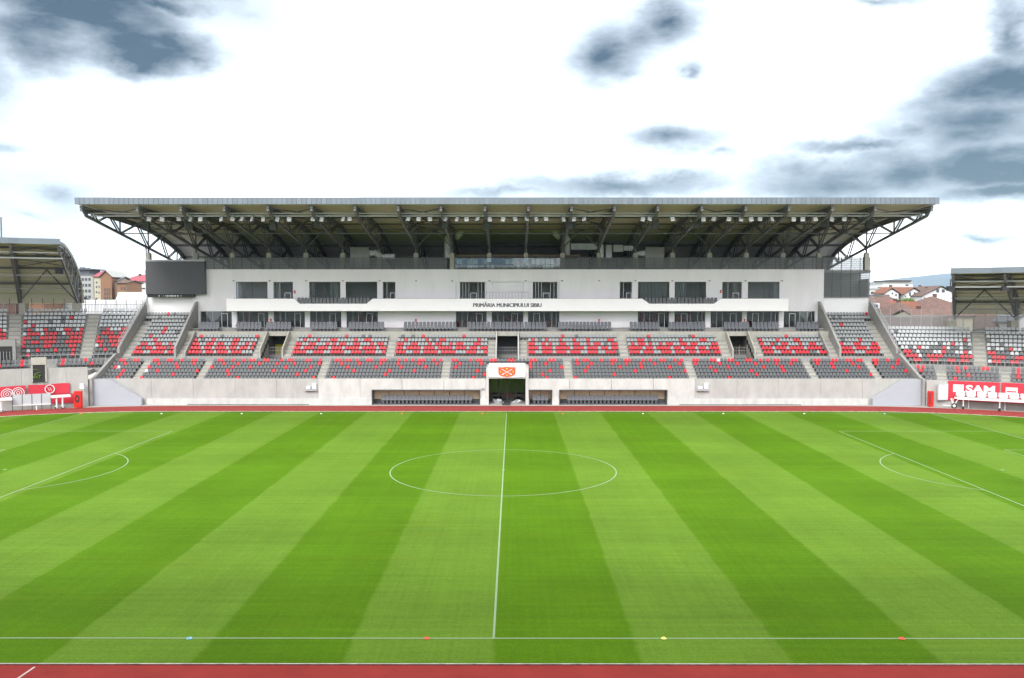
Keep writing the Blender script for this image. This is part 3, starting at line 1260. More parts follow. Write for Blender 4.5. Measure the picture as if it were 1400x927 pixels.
for i, X in enumerate(BEAR_X):
    tr = truss_mesh(X).build("roof_truss", "steel", STAND)
    c = MB()
    z0, z1 = 18.3, zs(346.2, BEAR_Y)
    c.box(X - .33, X + .33, BEAR_Y - .33, BEAR_Y + .33, z0, z1)
    c.build("pillar", "stair", STAND)
    pn = MB()
    pn.bar((X, BEAR_Y, z1), (X, BEAR_Y, bz(BEAR_Y) + .1), .16, 8)
    pn.box(X - .25, X + .25, BEAR_Y - .25, BEAR_Y + .25, z1, z1 + .06)
    pn.build("bearing", "steel", STAND)

# bracing between neighbouring trusses
for bay in (0, 4, 7, 11, 14, 18):
    a, b = BEAR_X[bay], BEAR_X[bay + 1]
    m = (a + b) / 2
    mb = MB()
    for y0, y1 in ((39.2, 46), (46, 54.8), (54.8, 62.9)):
        mb.bar((a, y0, prof_z(y0) - .5), (b, y1, prof_z(y1) - .5), .06)
        mb.bar((b, y0, prof_z(y0) - .5), (a, y1, prof_z(y1) - .5), .06)
    mb.bar((a, 58.4, bz(58.4)), (m, 58.4, prof_z(58.4) - .5), .08)
    mb.bar((b, 58.4, bz(58.4)), (m, 58.4, prof_z(58.4) - .5), .08)
    mb.bar((a, 49.4, bz(49.4)), (m, 49.4, prof_z(49.4) - .5), .07)
    mb.bar((b, 49.4, bz(49.4)), (m, 49.4, prof_z(49.4) - .5), .07)
    mb.build("cross_bracing", "steel", STAND)
tie = MB()
for y, z, r in ((49.4, bz(49.4), .07), (58.4, prof_z(58.4) - .5, .06), (66.5, prof_z(66.5) - .6, .06)):
    tie.bar((BEAR_X[0], y, z), (BEAR_X[-1], y, z), r)
tie.build("tie_rods", "steel", STAND)
# floodlight rails along the tips of the trusses
CAT_Y = 41.0
ra = MB()
for z, r in ((zs(291.7, CAT_Y), .10), (zs(295.3, CAT_Y), .09)):
    ra.bar((BEAR_X[0] - .2, CAT_Y, z), (BEAR_X[-1] + .2, CAT_Y, z), r, 6)
ra.build("light_rail", "steel_l", STAND)

# ------------------------------------------------------------------ floodlights and loudspeakers
FL_PX = [206.9, 224.6, 246.9, 263.9, 276.6, 305, 320.6, 334.1, 346.6, 362, 381.9, 397.3, 429.8, 442, 470.9, 479.2, 559.6, 573.5, 588.2, 611, 625.9, 638, 653.4, 669.2,
         688.6, 704, 719.8, 732, 745.8, 769.6, 784, 798, 878.8, 887.5, 917.6, 960, 975.2, 995.6, 1011.4, 1024.4, 1037.4, 1053.2, 1082.5, 1095, 1111.7, 1134.9, 1151.6]


def flood_proto():
    t = thing("floodlight", "", "floodlight")
    h = MB()
    h.box(-.30, .30, -.02, .16, -.55, .02)
    for k in range(5):
        h.box(-.26 + k * .12, -.24 + k * .12, .161, .24, -.50, -.03)
    h.build("housing", "steel", t)
    l = MB()
    for k in range(3):
        l.box(-.25, .25, -.05, -.021, -.52 + k * .19, -.52 + k * .19 + .12)
    l.build("lens", "white", t)
    b = MB()
    b.bar((-.33, .05, -.25), (-.33, .05, .22), .025)
    b.bar((.33, .05, -.25), (.33, .05, .22), .025)
    b.bar((-.33, .05, .22), (.33, .05, .22), .03)
    b.bar((0, .05, .22), (0, .05, .36), .03)
    b.build("bracket", "steel", t)
    return t


fp = flood_proto()
rngf = random.Random(5)
zf = zs(297.3, CAT_Y)
for i, p in enumerate(FL_PX):
    o = fp if i == 0 else copy_tree(fp)
    o.location = (xs(p, CAT_Y), CAT_Y - .05, zf)
    o.rotation_euler = (R(rngf.uniform(-32, -8)), R(rngf.uniform(-14, 14)), R(rngf.uniform(-38, 38)))
    tag(o, "white faced floodlight hanging under the roof edge, %s from the left end" % ordinal(i + 1), "floodlight", "floodlights under the roof edge")

SP = [(200, 308.6, 45.5, 10, "left end of the roof"), (257.6, 307.0, 43.5, 40, "b"), (373.7, 307.7, 43.5, 0, "c"), (431.6, 304.6, 43.5, 35, "d"), (605.8, 305, 43.5, 35, "e"), (665.2, 307.7, 43.5, 0, "f"),
      (780.3, 305.5, 43.5, -25, "g"), (895.8, 306.4, 43.5, 0, "h"), (953.5, 304.6, 43.5, -25, "i"), (1127.5, 303.6, 43.5, -35, "j"), (1187.9, 305.5, 45.5, -10, "k")]


def speaker_proto():
    t = thing("loudspeaker", "", "loudspeaker")
    b = MB()
    b.prism([(-.4, -.62), (.45, -.5), (.45, .62), (-.4, .62)], "x", -.42, .42)
    b.build("cabinet", "speaker", t)
    g_ = MB()
    for k in range(9):
        g_.box(-.38, .38, -.43, -.405, -.56 + k * .13, -.47 + k * .13)
    g_.build("grille", "frame_d", t)
    f = MB()
    f.bar((-.25, 0, .62), (-.25, 0, 1.2), .03)
    f.bar((.25, 0, .62), (.25, 0, 1.2), .03)
    f.build("bracket", "steel", t)
    return t


sp = speaker_proto()
for i, (p, y, Y, rz, _) in enumerate(SP):
    o = sp if i == 0 else copy_tree(sp)
    x, z = at(p, y, Y)
    o.location = (x, Y, z)
    o.rotation_euler = (R(12), 0, R(rz))
    tag(o, "black loudspeaker box hung from the roof trusses, %s from the left end" % ordinal(i + 1), "loudspeaker", "loudspeakers under the roof")

# ------------------------------------------------------------------ roof terrace: fences, press box, plant
def mesh_fence(name, x0, x1, y, z0, z1, label, step=.115, bar=.03, mid=(), tall=False):
    t = thing(name, label, "fence", ((x0 + x1) / 2, y, z0))
    fr = MB()
    n = max(1, round((x1 - x0) / 1.38))
    for i in range(n + 1):
        x = x0 + (x1 - x0) * i / n
        fr.box(x - .035, x + .035, y - .05, y + .05, z0, z1 + .03)
    fr.build("post", "steel", t)
    rl = MB()
    for z in (z0 + .06, z1) + tuple(mid):
        rl.box(x0, x1, y - .03, y + .03, z - .03, z + .03)
    rl.build("rail", "steel", t)
    bs = MB()
    k = int((x1 - x0) / step)
    for i in range(k):
        x = x0 + (i + .5) * (x1 - x0) / k
        bs.box(x - bar, x + bar, y - .012, y + .012, z0 + .04, z1)
    hz = int((z1 - z0) / .3)
    for i in range(1, hz):
        z = z0 + (z1 - z0) * i / hz
        bs.box(x0, x1, y + .0125, y + .03, z - .02, z + .02)
    bs.build("mesh_panel", pm("fence_mesh_" + str(len(bpy.data.materials)), (.12, .13, .14), .5), t)
    return t


ZT = zs(352.4, 57.9)
mesh_fence("mesh_fence", xs(281.5, 57.9), xs(611, 57.9), 57.9, FTOP + .01, ZT, "dark metal mesh fence on the white facade between the screen and the press box")
mesh_fence("mesh_fence", xs(767, 57.9), xs(1122.5, 57.9), 57.9, FTOP + .01, ZT, "dark metal mesh fence on the white facade between press box and tall end screen")
mesh_fence("mesh_screen", xs(1123.5, 58.4), xs(1187.5, 58.4), 58.4, zs(407, 58.4), zs(352, 58.4), "tall dark metal mesh screen above the outer block at the right end of the grandstand", step=.12, bar=.036)


def end_room():
    mb = MB()                                      # service room seen through the tall screen
    x0, x1 = xs(1124, 59), xs(1187, 59)
    mb.box(x0, x1, 62, 62.2, 14.35, 18.3)
    mb.box(x0, x1, 58.95, 62, 14.1, 14.34)
    mb.box(x1 - .2, x1, 58.95, 62, 14.35, 17.0)
    mb.build("service_room", "room", STAND)


end_room()


def press_box():
    y = 57.92
    x0, x1 = xs(622, y), xs(766, y)
    t = thing("press_box", "glass fronted press box with brown roof edge on top of the facade", "press box", ((x0 + x1) / 2, y, FTOP))
    z1 = zs(352.6, y)
    fr = MB()
    fr.box(x0, x1, y - .02, y + .1, FTOP + .005, FTOP + .12)
    fr.box(x0, x1, y - .02, y + .1, z1 - .05, z1 + .06)
    n = 21
    for i in range(n + 1):
        x = x0 + (x1 - x0) * i / n
        fr.box(x - .03, x + .03, y, y + .08, FTOP + .12, z1 - .05)
    fr.build("window_frame", "frame_d", t)
    MB().box(x0 + .03, x1 - .03, y + .03, y + .045, FTOP + .12, z1 - .05).build("pane", "glass_rail", t)
    rf = MB()
    rf.box(x0 - .1, x1 + 3, y + .75, y + 8, zs(351, y + .8), zs(348.3, y + .8))
    rf.build("roof", pm("brown_edge", (.15, .105, .07), .7), t)
    wl = MB()
    wl.box(x0, x1, y + 4.5, y + 4.7, FTOP - .1, z1 + .25)
    wl.build("back_wall", "darkroom", t)
    # pale boards and desks behind the glass
    rng = random.Random(4)
    cx = x0 + .3
    bd, dk = MB(), MB()
    while cx < x1 - 1:
        w_ = rng.uniform(.7, .95)
        if rng.random() < .62:
            bd.box(cx, cx + w_ - .05, y + 1.1, y + 1.15, FTOP + .85, z1 - .12)
        if rng.random() < .28:
            bd.box(cx, cx + w_ - .05, y + 1.1, y + 1.15, FTOP + .15, FTOP + .7)
        elif rng.random() < .7:
            dk.box(cx, cx + w_ - .1, y + 1.2, y + 1.5, FTOP + .1, FTOP + rng.uniform(.3, .6))
        cx += w_
    bd.build("blind", pm("blind_fabric", (.62, .63, .58), .7, island=.10), t)
    dk.build("desk", "darkroom", t)
    for p in (669, 719):
        x = xs(p, y)
        z = zs(355.5, y)
        mb = MB()
        mb.box(x - .28, x + .28, y - .03, y - .022, z - .27, z + .27, 0)
        mb.box(x - .2, x + .2, y - .034, y - .0305, z - .2, z + .2, 1)
        tag(mb.build("notice_panel", ["white", "bluesign"], origin=(x, y, z)), "small pale blue notice on the press box glass, %s of two" % ("left" if p < 700 else "right"), "notice", "notices on the press box glass")


press_box()


def duct(name, label, parts, Y):
    """rectangular / round ducting: list of ('box', px0, px1, py0, py1, depth) or ('tube', pts px/py, radius)"""
    c = parts[0]
    x, z = at((c[1] + c[2]) / 2 if c[0] == "box" else c[1][0][0], c[4] if c[0] == "box" else c[1][0][1], Y)
    t = thing(name, label, "air duct", (x, Y, z))
    for q in parts:
        mb = MB()
        if q[0] == "box":
            a, zb = at(q[1], q[4], Y)
            b, zt = at(q[2], q[3], Y)
            n = max(1, round(max(b - a, zt - zb) / 1.2))
            if b - a > zt - zb:
                for i in range(n):
                    mb.box(a + (b - a) * i / n + .01, a + (b - a) * (i + 1) / n - .01, Y, Y + q[5], zb, zt)
                for i in range(1, n):
                    mb.box(a + (b - a) * i / n - .04, a + (b - a) * i / n + .04, Y - .04, Y + q[5] + .04, zb - .04, zt + .04)
            else:
                for i in range(n):
                    mb.box(a, b, Y, Y + q[5], zb + (zt - zb) * i / n + .01, zb + (zt - zb) * (i + 1) / n - .01)
                for i in range(1, n):
                    mb.box(a - .04, b + .04, Y - .04, Y + q[5] + .04, zb + (zt - zb) * i / n - .04, zb + (zt - zb) * i / n + .04)
            mb.build("duct_section", "galv", t)
        else:
            pts_ = [Vector((at(px, py, Y)[0], Y + dy, at(px, py, Y)[1])) for px, py, dy in q[1]]
            rings = []
            for i, p in enumerate(pts_):
                d = (pts_[min(i + 1, len(pts_) - 1)] - pts_[max(i - 1, 0)]).normalized()
                a_ = d.cross(Vector((0, 1, 0))).normalized()
                b_ = d.cross(a_)
                rings.append([p + (a_ * math.cos(k * PI / 8) + b_ * math.sin(k * PI / 8)) * q[2] for k in range(16)])
            v = [c_ for r_ in rings for c_ in r_]
            f = [(i * 16 + k, i * 16 + (k + 1) % 16, (i + 1) * 16 + (k + 1) % 16, (i + 1) * 16 + k) for i in range(len(rings) - 1) for k in range(16)]
            f += [tuple(range(16)), tuple(range((len(rings) - 1) * 16, len(rings) * 16))]
            mb.add(v, f)
            for i in range(1, len(rings) - 1):
                p = pts_[i]
                d = (pts_[i + 1] - pts_[i - 1]).normalized()
                mb.bar(p - d * .04, p + d * .04, q[2] + .03, 16)
            mb.build("duct_pipe", "galv", t)
    return t


duct("air_duct", "silver upright ventilation pipe left of the press box", [("tube", [(612, 353, 0), (612, 345, 0), (612, 336, 0), (612, 328, 0), (613.5, 323, 0), (617, 320, .3)], .52)], 63)
duct("air_duct", "silver elbow pipe under the roof above the press box's left half", [("tube", [(629.5, 310, 0), (629.5, 316, 0), (628.5, 320, 0), (625, 323, 0)], .50), ("tube", [(625.2, 323.3, .2), (623.8, 324.6, .4)], .44)], 62)
duct("air_duct", "silver elbow pipe under the roof above the press box's right half", [("tube", [(758.5, 309, 0), (758.5, 315, 0), (760, 320, 0), (763, 322.5, 0)], .50), ("tube", [(763, 322.8, .2), (764.5, 324, .4)], .44)], 62)
duct("air_duct", "silver upright pipe joined to a long level duct right of the press box",
     [("tube", [(775.5, 353, 0), (775.5, 345, 0), (775.5, 336, 0), (775.5, 328, 0), (774, 322.5, 0), (771, 319.5, .3)], .42), ("box", 780.5, 817, 333, 341.2, 1.0)], 63)
duct("air_duct", "narrow white upright duct beside a roof pillar right of the press box", [("box", 820.5, 825, 334, 353, .6)], 62.5)
duct("air_duct", "wide silver upright duct with a level branch behind a roof pillar", [("box", 828.3, 836.5, 335, 353, .9), ("box", 838.8, 852, 335, 344, 1.0), ("box", 853, 866, 336, 342.5, .8)], 63.5)


def ahu(px0, px1, side, label):
    Y = 62
    a, zb = at(px0, 352, Y)
    b, zt = at(px1, 338, Y)
    t = thing("ventilation_unit", label, "ventilation unit", ((a + b) / 2, Y, 18.3))
    n = 3
    for i in range(n):
        MB().box(a + (b - a) * i / n + .015, a + (b - a) * (i + 1) / n - .015, Y, Y + 2, 18.7, zt).build("panel", "ahu", t)
    fr = MB()
    fr.box(a, b, Y + .1, Y + 1.9, 18.3, 18.69)
    fr.build("base", "steel", t)
    mb = MB()
    c = b if side > 0 else a
    m1, m2 = (zt + zb) / 2 + .35, (zt + zb) / 2 - .5
    mb.add([(c, Y + .3, m1), (c, Y + 1.6, m1), (c, Y + 1.6, m2), (c, Y + .3, m2),
            (c + side * 1.2, Y + .5, m1 - .25), (c + side * 1.2, Y + 1.4, m1 - .25), (c + side * 1.2, Y + 1.4, m2 + .1), (c + side * 1.2, Y + .5, m2 + .1)],
           [(0, 1, 2, 3), (4, 5, 6, 7), (0, 1, 5, 4), (1, 2, 6, 5), (2, 3, 7, 6), (3, 0, 4, 7)])
    mb.build("duct_collar", "galv", t)


ahu(478.7, 504.5, 1, "grey ventilation unit standing behind the mesh fence left of the press box")
ahu(882.5, 908.5, -1, "grey ventilation unit standing behind the mesh fence right of the press box")
duct("air_duct", "low round silver pipe lying beside the left ventilation unit", [("tube", [(521, 350.5, 0), (527, 350.5, 0), (533, 350.5, 0), (539.5, 350.5, 0)], .42)], 62.5)
duct("air_duct", "silver elbow piece between the left ventilation unit and a roof pillar", [("tube", [(510, 347, 0), (513.5, 344.5, 0), (516, 346.5, 0), (517, 350, 0)], .42)], 62.6)


def scoreboard():
    y = 57.2
    x0, x1 = xs(200.5, y), xs(281, y)
    z0, z1 = zs(402.3, y), zs(357.5, y)
    t = thing("scoreboard", "large blank dark grey video screen at the left end of the facade", "scoreboard", ((x0 + x1) / 2, y, z0))
    mb = MB()
    mb.box(x0, x1, y, y + .7, z0, z1)
    mb.build("screen_case", "frame_d", t)
    sc = MB()
    for i in range(9):
        for j in range(5):
            a, b = x0 + (x1 - x0) * i / 9, x0 + (x1 - x0) * (i + 1) / 9
            c, d = z0 + (z1 - z0) * j / 5, z0 + (z1 - z0) * (j + 1) / 5
            sc.box(a + .003, b - .003, y - .05, y - .002, c + .003, d - .003)
    sc.build("screen", "screen", t)
    fr = MB()
    fr.box(x0 - .05, x1 + .05, y - .08, y + .72, z1 + .02, z1 + .28)
    fr.bar((x0, y + .3, z1 - 6.5), (x0, y + .3, zs(339, y)), .09)
    fr.bar((xs(265, y), y + .4, z1 + .25), (xs(265, y), y + .4, zs(340, y)), .09)
    fr.build("frame", "steel_l", t)
    lo = MB()
    xa, xb = xs(202, y), xs(266, y)
    lo.box(xa, xb, y + .1, y + .6, zs(406.6, y), z0 - .002)
    lo.build("cable_tray", "black", t)
    bits = MB()
    rng = random.Random(2)
    for i in range(16):
        x = xa + (xb - xa) * (.22 + .5 * rng.random())
        bits.box(x, x + rng.uniform(.05, .2), y + .08, y + .098, zs(405.5, y), zs(403.6, y))
    bits.build("connector", "frame", t)


scoreboard()

# ------------------------------------------------------------------ tunnel, crest board, dugouts
def tunnel():
    p = MB()
    a, b = PORT
    y0, y1 = WALL_Y - .12, 47.0
    zt = 5.0
    p.box(a, TUN[0], y0, y1, 0, zt)
    p.box(TUN[1], b, y0, y1, 0, zt)
    p.box(TUN[0], TUN[1], y0, y1, 3.5, zt)
    p.build("tunnel_portal", "wallbright", STAND)
    ins = MB()
    ins.box(TUN[0] + .003, TUN[1] - .003, y0 + .2, 52, 3.46, 3.49, 0)
    ins.box(TUN[0], TUN[0] + .02, y0 + .2, 52, .01, 3.45, 0)
    ins.box(TUN[1] - .02, TUN[1], y0 + .2, 52, .01, 3.45, 0)
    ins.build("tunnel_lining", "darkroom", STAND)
    MB().box(TUN[0], TUN[1], y0, 52, -.001, .012).build("tunnel_floor", "apron", STAND)
    # glazed doors at the end of the tunnel
    y = 46.2
    n = 4
    for i in range(n):
        c, d = TUN[0] + .05 + (TUN[1] - TUN[0] - .1) * i / n, TUN[0] + .05 + (TUN[1] - TUN[0] - .1) * (i + 1) / n
        fr = MB()
        u = .09
        fr.box(c, c + u, y, y + .06, .02, 3.44)
        fr.box(d - u, d, y, y + .06, .02, 3.44)
        fr.box(c + u, d - u, y, y + .06, 3.3, 3.44)
        fr.box(c + u, d - u, y, y + .06, .02, .2)
        fo = fr.build("tunnel_door", "frame_d", STAND)
        MB().box(c + u, d - u, y + .02, y + .035, .2, 3.3).build("pane", DOORGLASS, fo)


DOORGLASS = pm("mirror_door_glass", (.02, .025, .02), .04, spec=1.0)
DOORGLASS.node_tree.nodes["Principled BSDF"].inputs["IOR"].default_value = 1.48
tunnel()
MB().box(xs(686.3, 43), xs(698.2, 43), 41.75, 46, .013, .026).build("carpet", "carpet", origin=(.0, 43, 0))
tag(bpy.data.objects["carpet"], "narrow black carpet running out of the players' tunnel", "carpet")


def heap(name, label, cx, cy, w_, seed, mat):
    rng = random.Random(seed)
    bm = bmesh.new()
    bmesh.ops.create_icosphere(bm, subdivisions=3, radius=1)
    ph = [(Vector((rng.uniform(-1, 1), rng.uniform(-1, 1), rng.uniform(-1, 1))) * rng.uniform(2, 7), rng.uniform(0, 6)) for _ in range(10)]
    for v in bm.verts:
        s = sum(math.sin(v.co.dot(k) + q) for k, q in ph) * .06
        v.co = Vector((v.co.x * w_ * (1 + s), v.co.y * .45 * (1 + s), max(0, v.co.z + .2) * .34 * (1 + 3.2 * s)))
    me = bpy.data.meshes.new(name)
    bm.to_mesh(me)
    bm.free()
    me.materials.append(M[mat])
    o = bpy.data.objects.new(name, me)
    COL.objects.link(o)
    o.location = (cx, cy, .013)
    tag(o, label, "wrapping", "crumpled wrapping in the tunnel")


heap("crumpled_wrapping", "heap of crumpled silver wrapping on the tunnel floor left of the carpet", xs(681, 44), 44.4, .72, 1, "foil")
heap("crumpled_wrapping", "heap of crumpled silver wrapping on the tunnel floor right of the carpet", xs(708.5, 44), 44.3, .80, 2, "foil")
for s, px, l in ((0, 679, "left"), (1, 709, "right")):
    x = xs(px, 45.3)
    mb = MB()
    mb.box(x - .8, x + .8, 45.1, 45.6, .85, .95)
    for dx in (-.75, .75):
        mb.bar((x + dx, 45.35, .0), (x + dx, 45.35, .86), .03)
    mb.box(x - .5, x + .35, 45.15, 45.5, .951, 1.12)
    tag(mb.build("folding_table", "black", origin=(x, 45.3, 0)), "dark folding table with a box on it, %s of the carpet inside the tunnel" % l, "table", "tables in the tunnel")


def crest():
    y = WALL_Y - .25
    x0, x1 = xs(668.4, y), xs(718, y)
    zt, zb = zs(496.4, y), zs(516, y)
    t = thing("crest_board", "white board with an orange shield of crossed swords above the tunnel", "sign", ((x0 + x1) / 2, y, zb))
    pol = [(x0, zt), (x0, zb + .12)]
    for i in range(13):
        u = i / 12
        pol.append((x0 + (x1 - x0) * u, zb + .12 - .12 * math.sin(u * PI)))
    pol += [(x1, zt)]
    MB().prism(pol, "y", y, y + .12).build("board", "fascia", t)
    cx = (xs(681, y) + xs(705, y)) / 2
    hw = (xs(705, y) - xs(681, y)) / 2
    z1, z0 = zs(501.8, y), zs(515.6, y)
    H = z1 - z0
    sh = []
    for u, v in ((-1, 1), (-1, .45), (-.96, .30), (-.8, .16), (-.5, .05), (0, 0), (.5, .05), (.8, .16), (.96, .30), (1, .45), (1, 1), (.5, .985), (0, 1.03), (-.5, .985)):
        sh.append((cx + hw * u, z0 + H * v))
    so = MB().prism(sh, "y", y - .02, y - .001).build("shield", "shield", t)
    cr = MB()
    for s in (-1, 1):
        A = Vector((cx - s * hw * .6, y - .03, z0 + H * .22))
        B = Vector((cx + s * hw * .62, y - .03, z0 + H * .80))
        cr.bar(A, B, .035)
        d = (B - A).normalized()
        n = Vector((-d.z, 0, d.x))
        c = A + d * .22
        cr.bar(c - n * .14, c + n * .14, .03)
    cr.build("sword", "white", so)
    go = MB()
    for u, v, r in ((0, .84, .11), (-.72, .53, .09), (.72, .53, .09), (0, .2, .10)):
        q = [(cx + hw * u + r * math.cos(k * PI / 4 + PI / 8) * (1.25 if k % 2 else .8), z0 + H * v + r * math.sin(k * PI / 4 + PI / 8) * (1.0 if k % 2 else .75)) for k in range(8)]
        go.prism(q, "y", y - .03, y - .021)
    go.build("gold_ornament", "gold", so)


crest()


def dugout_seat_proto(name, cat, w_=.5):
    """padded high-back seat facing -y, one mesh body with its base"""
    mb = MB()
    h = w_ / 2 - .015
    mb.prism([(-.25, .40), (.18, .34), (.20, .48), (-.22, .52)], "x", -h, h)
    # back with a rounded head
    out = [(-h, .46), (h, .46), (h, .86), (h * .92, .97), (h * .6, 1.0), (-h * .6, 1.0), (-h * .92, .97), (-h, .86)]
    v = [(x, .16 + (z - .46) * .22, z) for x, z in out] + [(x, .27 + (z - .46) * .22, z) for x, z in out]
    n = len(out)
    mb.add(v, [tuple(range(n)), tuple(range(2 * n - 1, n - 1, -1))] + [(i, n + i, n + (i + 1) % n, (i + 1) % n) for i in range(n)])
    mb.box(-h * .55, h * .55, -.12, .12, 0, .36)
    return mb


dseat = dugout_seat_proto("d", "s", .525).build("padded_chair", "padded")
dname = ["left long dugout", "short middle dugout", "right long dugout"]


def dugouts():
    first = True
    seats = [(520.4, 645.4, 23), (728, 750, 4), (775.7, 900.5, 23)]
    for k, ((a, b), (s0, s1, n)) in enumerate(zip(DUG, seats)):
        t = thing("dugout", ["long dark recessed dugout in the wall left of the tunnel", "short dark recessed dugout just right of the tunnel", "long dark recessed dugout in the wall right of the short one"][k],
                  "dugout", ((a + b) / 2, WALL_Y, 0), "dugouts in the pitch wall")
        z1 = 1.95
        yb = WALL_Y + 1.35
        rec = MB()
        rec.box(a + .004, b - .004, yb, yb + .08, .02, z1)
        rec.box(a + .004, a + .06, WALL_Y + .01, yb - .001, .02, z1)
        rec.box(b - .06, b - .004, WALL_Y + .01, yb - .001, .02, z1)
        rec.box(a + .004, b - .004, WALL_Y + .3, yb + .08, z1 + .002, z1 + .06)
        rec.box(a + .004, b - .004, WALL_Y, yb, .005, .10)
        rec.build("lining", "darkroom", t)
        n_p = max(2, round((b - a) / 2.03))
        for i in range(n_p):
            c, d = a + .06 + (b - a - .12) * i / n_p, a + .06 + (b - a - .12) * (i + 1) / n_p
            pn = MB()
            pn.add([(c + .04, yb - .1, .6), (d - .04, yb - .1, .6), (d - .04, yb - .5, z1 - .04), (c + .04, yb - .5, z1 - .04),
                    (c + .04, yb - .08, .6), (d - .04, yb - .08, .6), (d - .04, yb - .46, z1 - .04), (c + .04, yb - .46, z1 - .04)],
                   [(0, 1, 2, 3), (4, 5, 6, 7), (0, 1, 5, 4), (1, 2, 6, 5), (2, 3, 7, 6), (3, 0, 4, 7)])
            pn.build("back_panel", "brown", t)
        fr = MB()
        fr.box(a - .03, a + .06, WALL_Y - .18, WALL_Y - .02, .02, z1 + .06)
        fr.box(b - .06, b + .03, WALL_Y - .18, WALL_Y - .02, .02, z1 + .06)
        fr.box(a + .06, b - .06, WALL_Y - .18, WALL_Y - .02, z1 - .06, z1 + .06)
        fr.build("frame", "frame_d", t)
        base = MB()
        yy = WALL_Y + .42
        base.box(xs(s0, yy), xs(s1, yy), yy - .2, yy + .3, .101, .16)
        base.build("seat_rail", "black", t)
        X0, X1 = xs(s0, yy), xs(s1, yy)
        for i in range(n):
            global dseat
            o = dseat if (k == 0 and i == 0) else dseat.copy()
            if o is not dseat:
                COL.objects.link(o)
            o.location = (X0 + (X1 - X0) * (i + .5) / n, yy, .161)
            tag(o, "padded grey high-back chair in the %s, %s from its left end" % (dname[k], ordinal(i + 1)), "dugout chair", "padded chairs in the dugouts")


dugouts()

# padded box seats on the terrace in front of the lower windows
bseat = dugout_seat_proto("b", "s", .5).build("box_chair", "padded")
BOX_G = [(271, 299), (322, 357), (363, 397.6), (424.8, 460.6), (475.9, 525), (551.6, 624), (639.8, 747.3), (762.7, 835.9), (861, 902), (914, 964), (990, 1025), (1029.4, 1065.8), (1089.4, 1120)]
nb = 0
for gi, (a, b) in enumerate(BOX_G):
    for row, (yy, zz) in enumerate(((54.55, 9.205), (55.75, 9.685))):
        X0, X1 = xs(a, yy), xs(b, yy)
        n = max(3, round((X1 - X0) / .54))
        for i in range(n):
            o = bseat if nb == 0 else bseat.copy()
            if nb:
                COL.objects.link(o)
            nb += 1
            o.location = (X0 + (X1 - X0) * (i + .5) / n, yy, zz - (.06 if row else .0))
            tag(o, "padded grey box chair, %s row, %s along in the %s seat group from the left" % (("front", "back")[row], ordinal(i + 1), ordinal(gi + 1)), "box chair", "padded chairs in front of the boxes")

# seats in the two balcony notches
bal = MB()
bal.prism([(-.2, .38), (.18, .36), (.18, .44), (-.2, .46)], "x", -.21, .21)
bal.add([(-.21, .14, .44), (.21, .14, .44), (.21, .22, .80), (.12, .235, .86), (-.12, .235, .86), (-.21, .22, .80),
         (-.21, .19, .44), (.21, .19, .44), (.21, .27, .80), (.12, .285, .86), (-.12, .285, .86), (-.21, .27, .80)],
        [(0, 1, 2, 3, 4, 5), (11, 10, 9, 8, 7, 6)] + [(i, (i + 1) % 6, 6 + (i + 1) % 6, 6 + i) for i in range(6)])
bal.box(-.1, .1, -.05, .12, 0, .37)
bs0 = bal.build("balcony_chair", "seat_grey")
nb = 0
for gi, (pa, pb) in enumerate(((406, 506), (881, 981))):
    for row, (yy, zz) in enumerate(((56.15, BZN - .35), (57.15, BZN + .05))):
        X0, X1 = xs(pa, yy), xs(pb, yy)
        n = 20
        for i in range(n):
            o = bs0 if nb == 0 else bs0.copy()
            if nb:
                COL.objects.link(o)
            nb += 1
            o.location = (X0 + (X1 - X0) * (i + .5) / n, yy, zz + .002)
            tag(o, "dark grey balcony chair, %s row, %s from the left in the %s balcony notch" % (("front", "back")[row], ordinal(i + 1), ("left", "right")[gi]), "balcony chair", "chairs in the balcony notches")

# ------------------------------------------------------------------ terrace seats
def seat_mesh(mat):
    mb = MB()
    mb.prism([(-.20, .40), (.16, .36), (.17, .42), (-.19, .455), (-.22, .43)], "x", -.205, .205, 0)
    out = [(-.2, .40), (.2, .40), (.215, .62), (.19, .76), (.11, .82), (-.11, .82), (-.19, .76), (-.215, .62)]
    v = [(x, .13 + (z - .4) * .20 - .12 * x * x, z) for x, z in out] + [(x, .175 + (z - .4) * .20, z) for x, z in out]
    n = len(out)
    mb.add(v, [tuple(range(n)), tuple(range(2 * n - 1, n - 1, -1))] + [(i, n + i, n + (i + 1) % n, (i + 1) % n) for i in range(n)], 0)
    mb.box(-.05, .05, -.02, .16, .2, .37, 1)
    mb.box(-.04, .04, .1, .2, .0, .4, 1)
    return mb


SEATS = []


def choose(rng, p, state, base, base2, p2):
    """colour along a row: reds at fairly even distances, so that about the share p of the row is red"""
    if state[1] is None:
        state[1] = int(rng.random() / p * .8) if p > 0 else 0
    if state[0] > 0:
        state[0] -= 1
        return "red"
    if state[1] > 0:
        state[1] -= 1
    elif p > 0:
        run = 1 if p < .2 else (rng.choice((1, 1, 2)) if p < .35 else (rng.choice((1, 2, 2)) if p < .55 else rng.choice((2, 3, 3, 4))))
        gap = run * (1 - p) / p * rng.uniform(.6, 1.4)
        gap = int(gap) + (rng.random() < gap - int(gap))
        state[0], state[1] = run - 1, max(1, gap)
        return "red"
    return base2 if rng.random() < p2 else base


COLN = {"red": "red", "grey": "dark grey", "light": "pale grey", "white": "white"}
LB = ["fifth block left of tunnel", "fourth block left of tunnel", "third block left of tunnel", "second block left of tunnel", "first block left of tunnel",
      "first block right of tunnel", "second block right of tunnel", "third block right of tunnel", "fourth block right of tunnel", "fifth block right of tunnel"]
rs = random.Random(21)


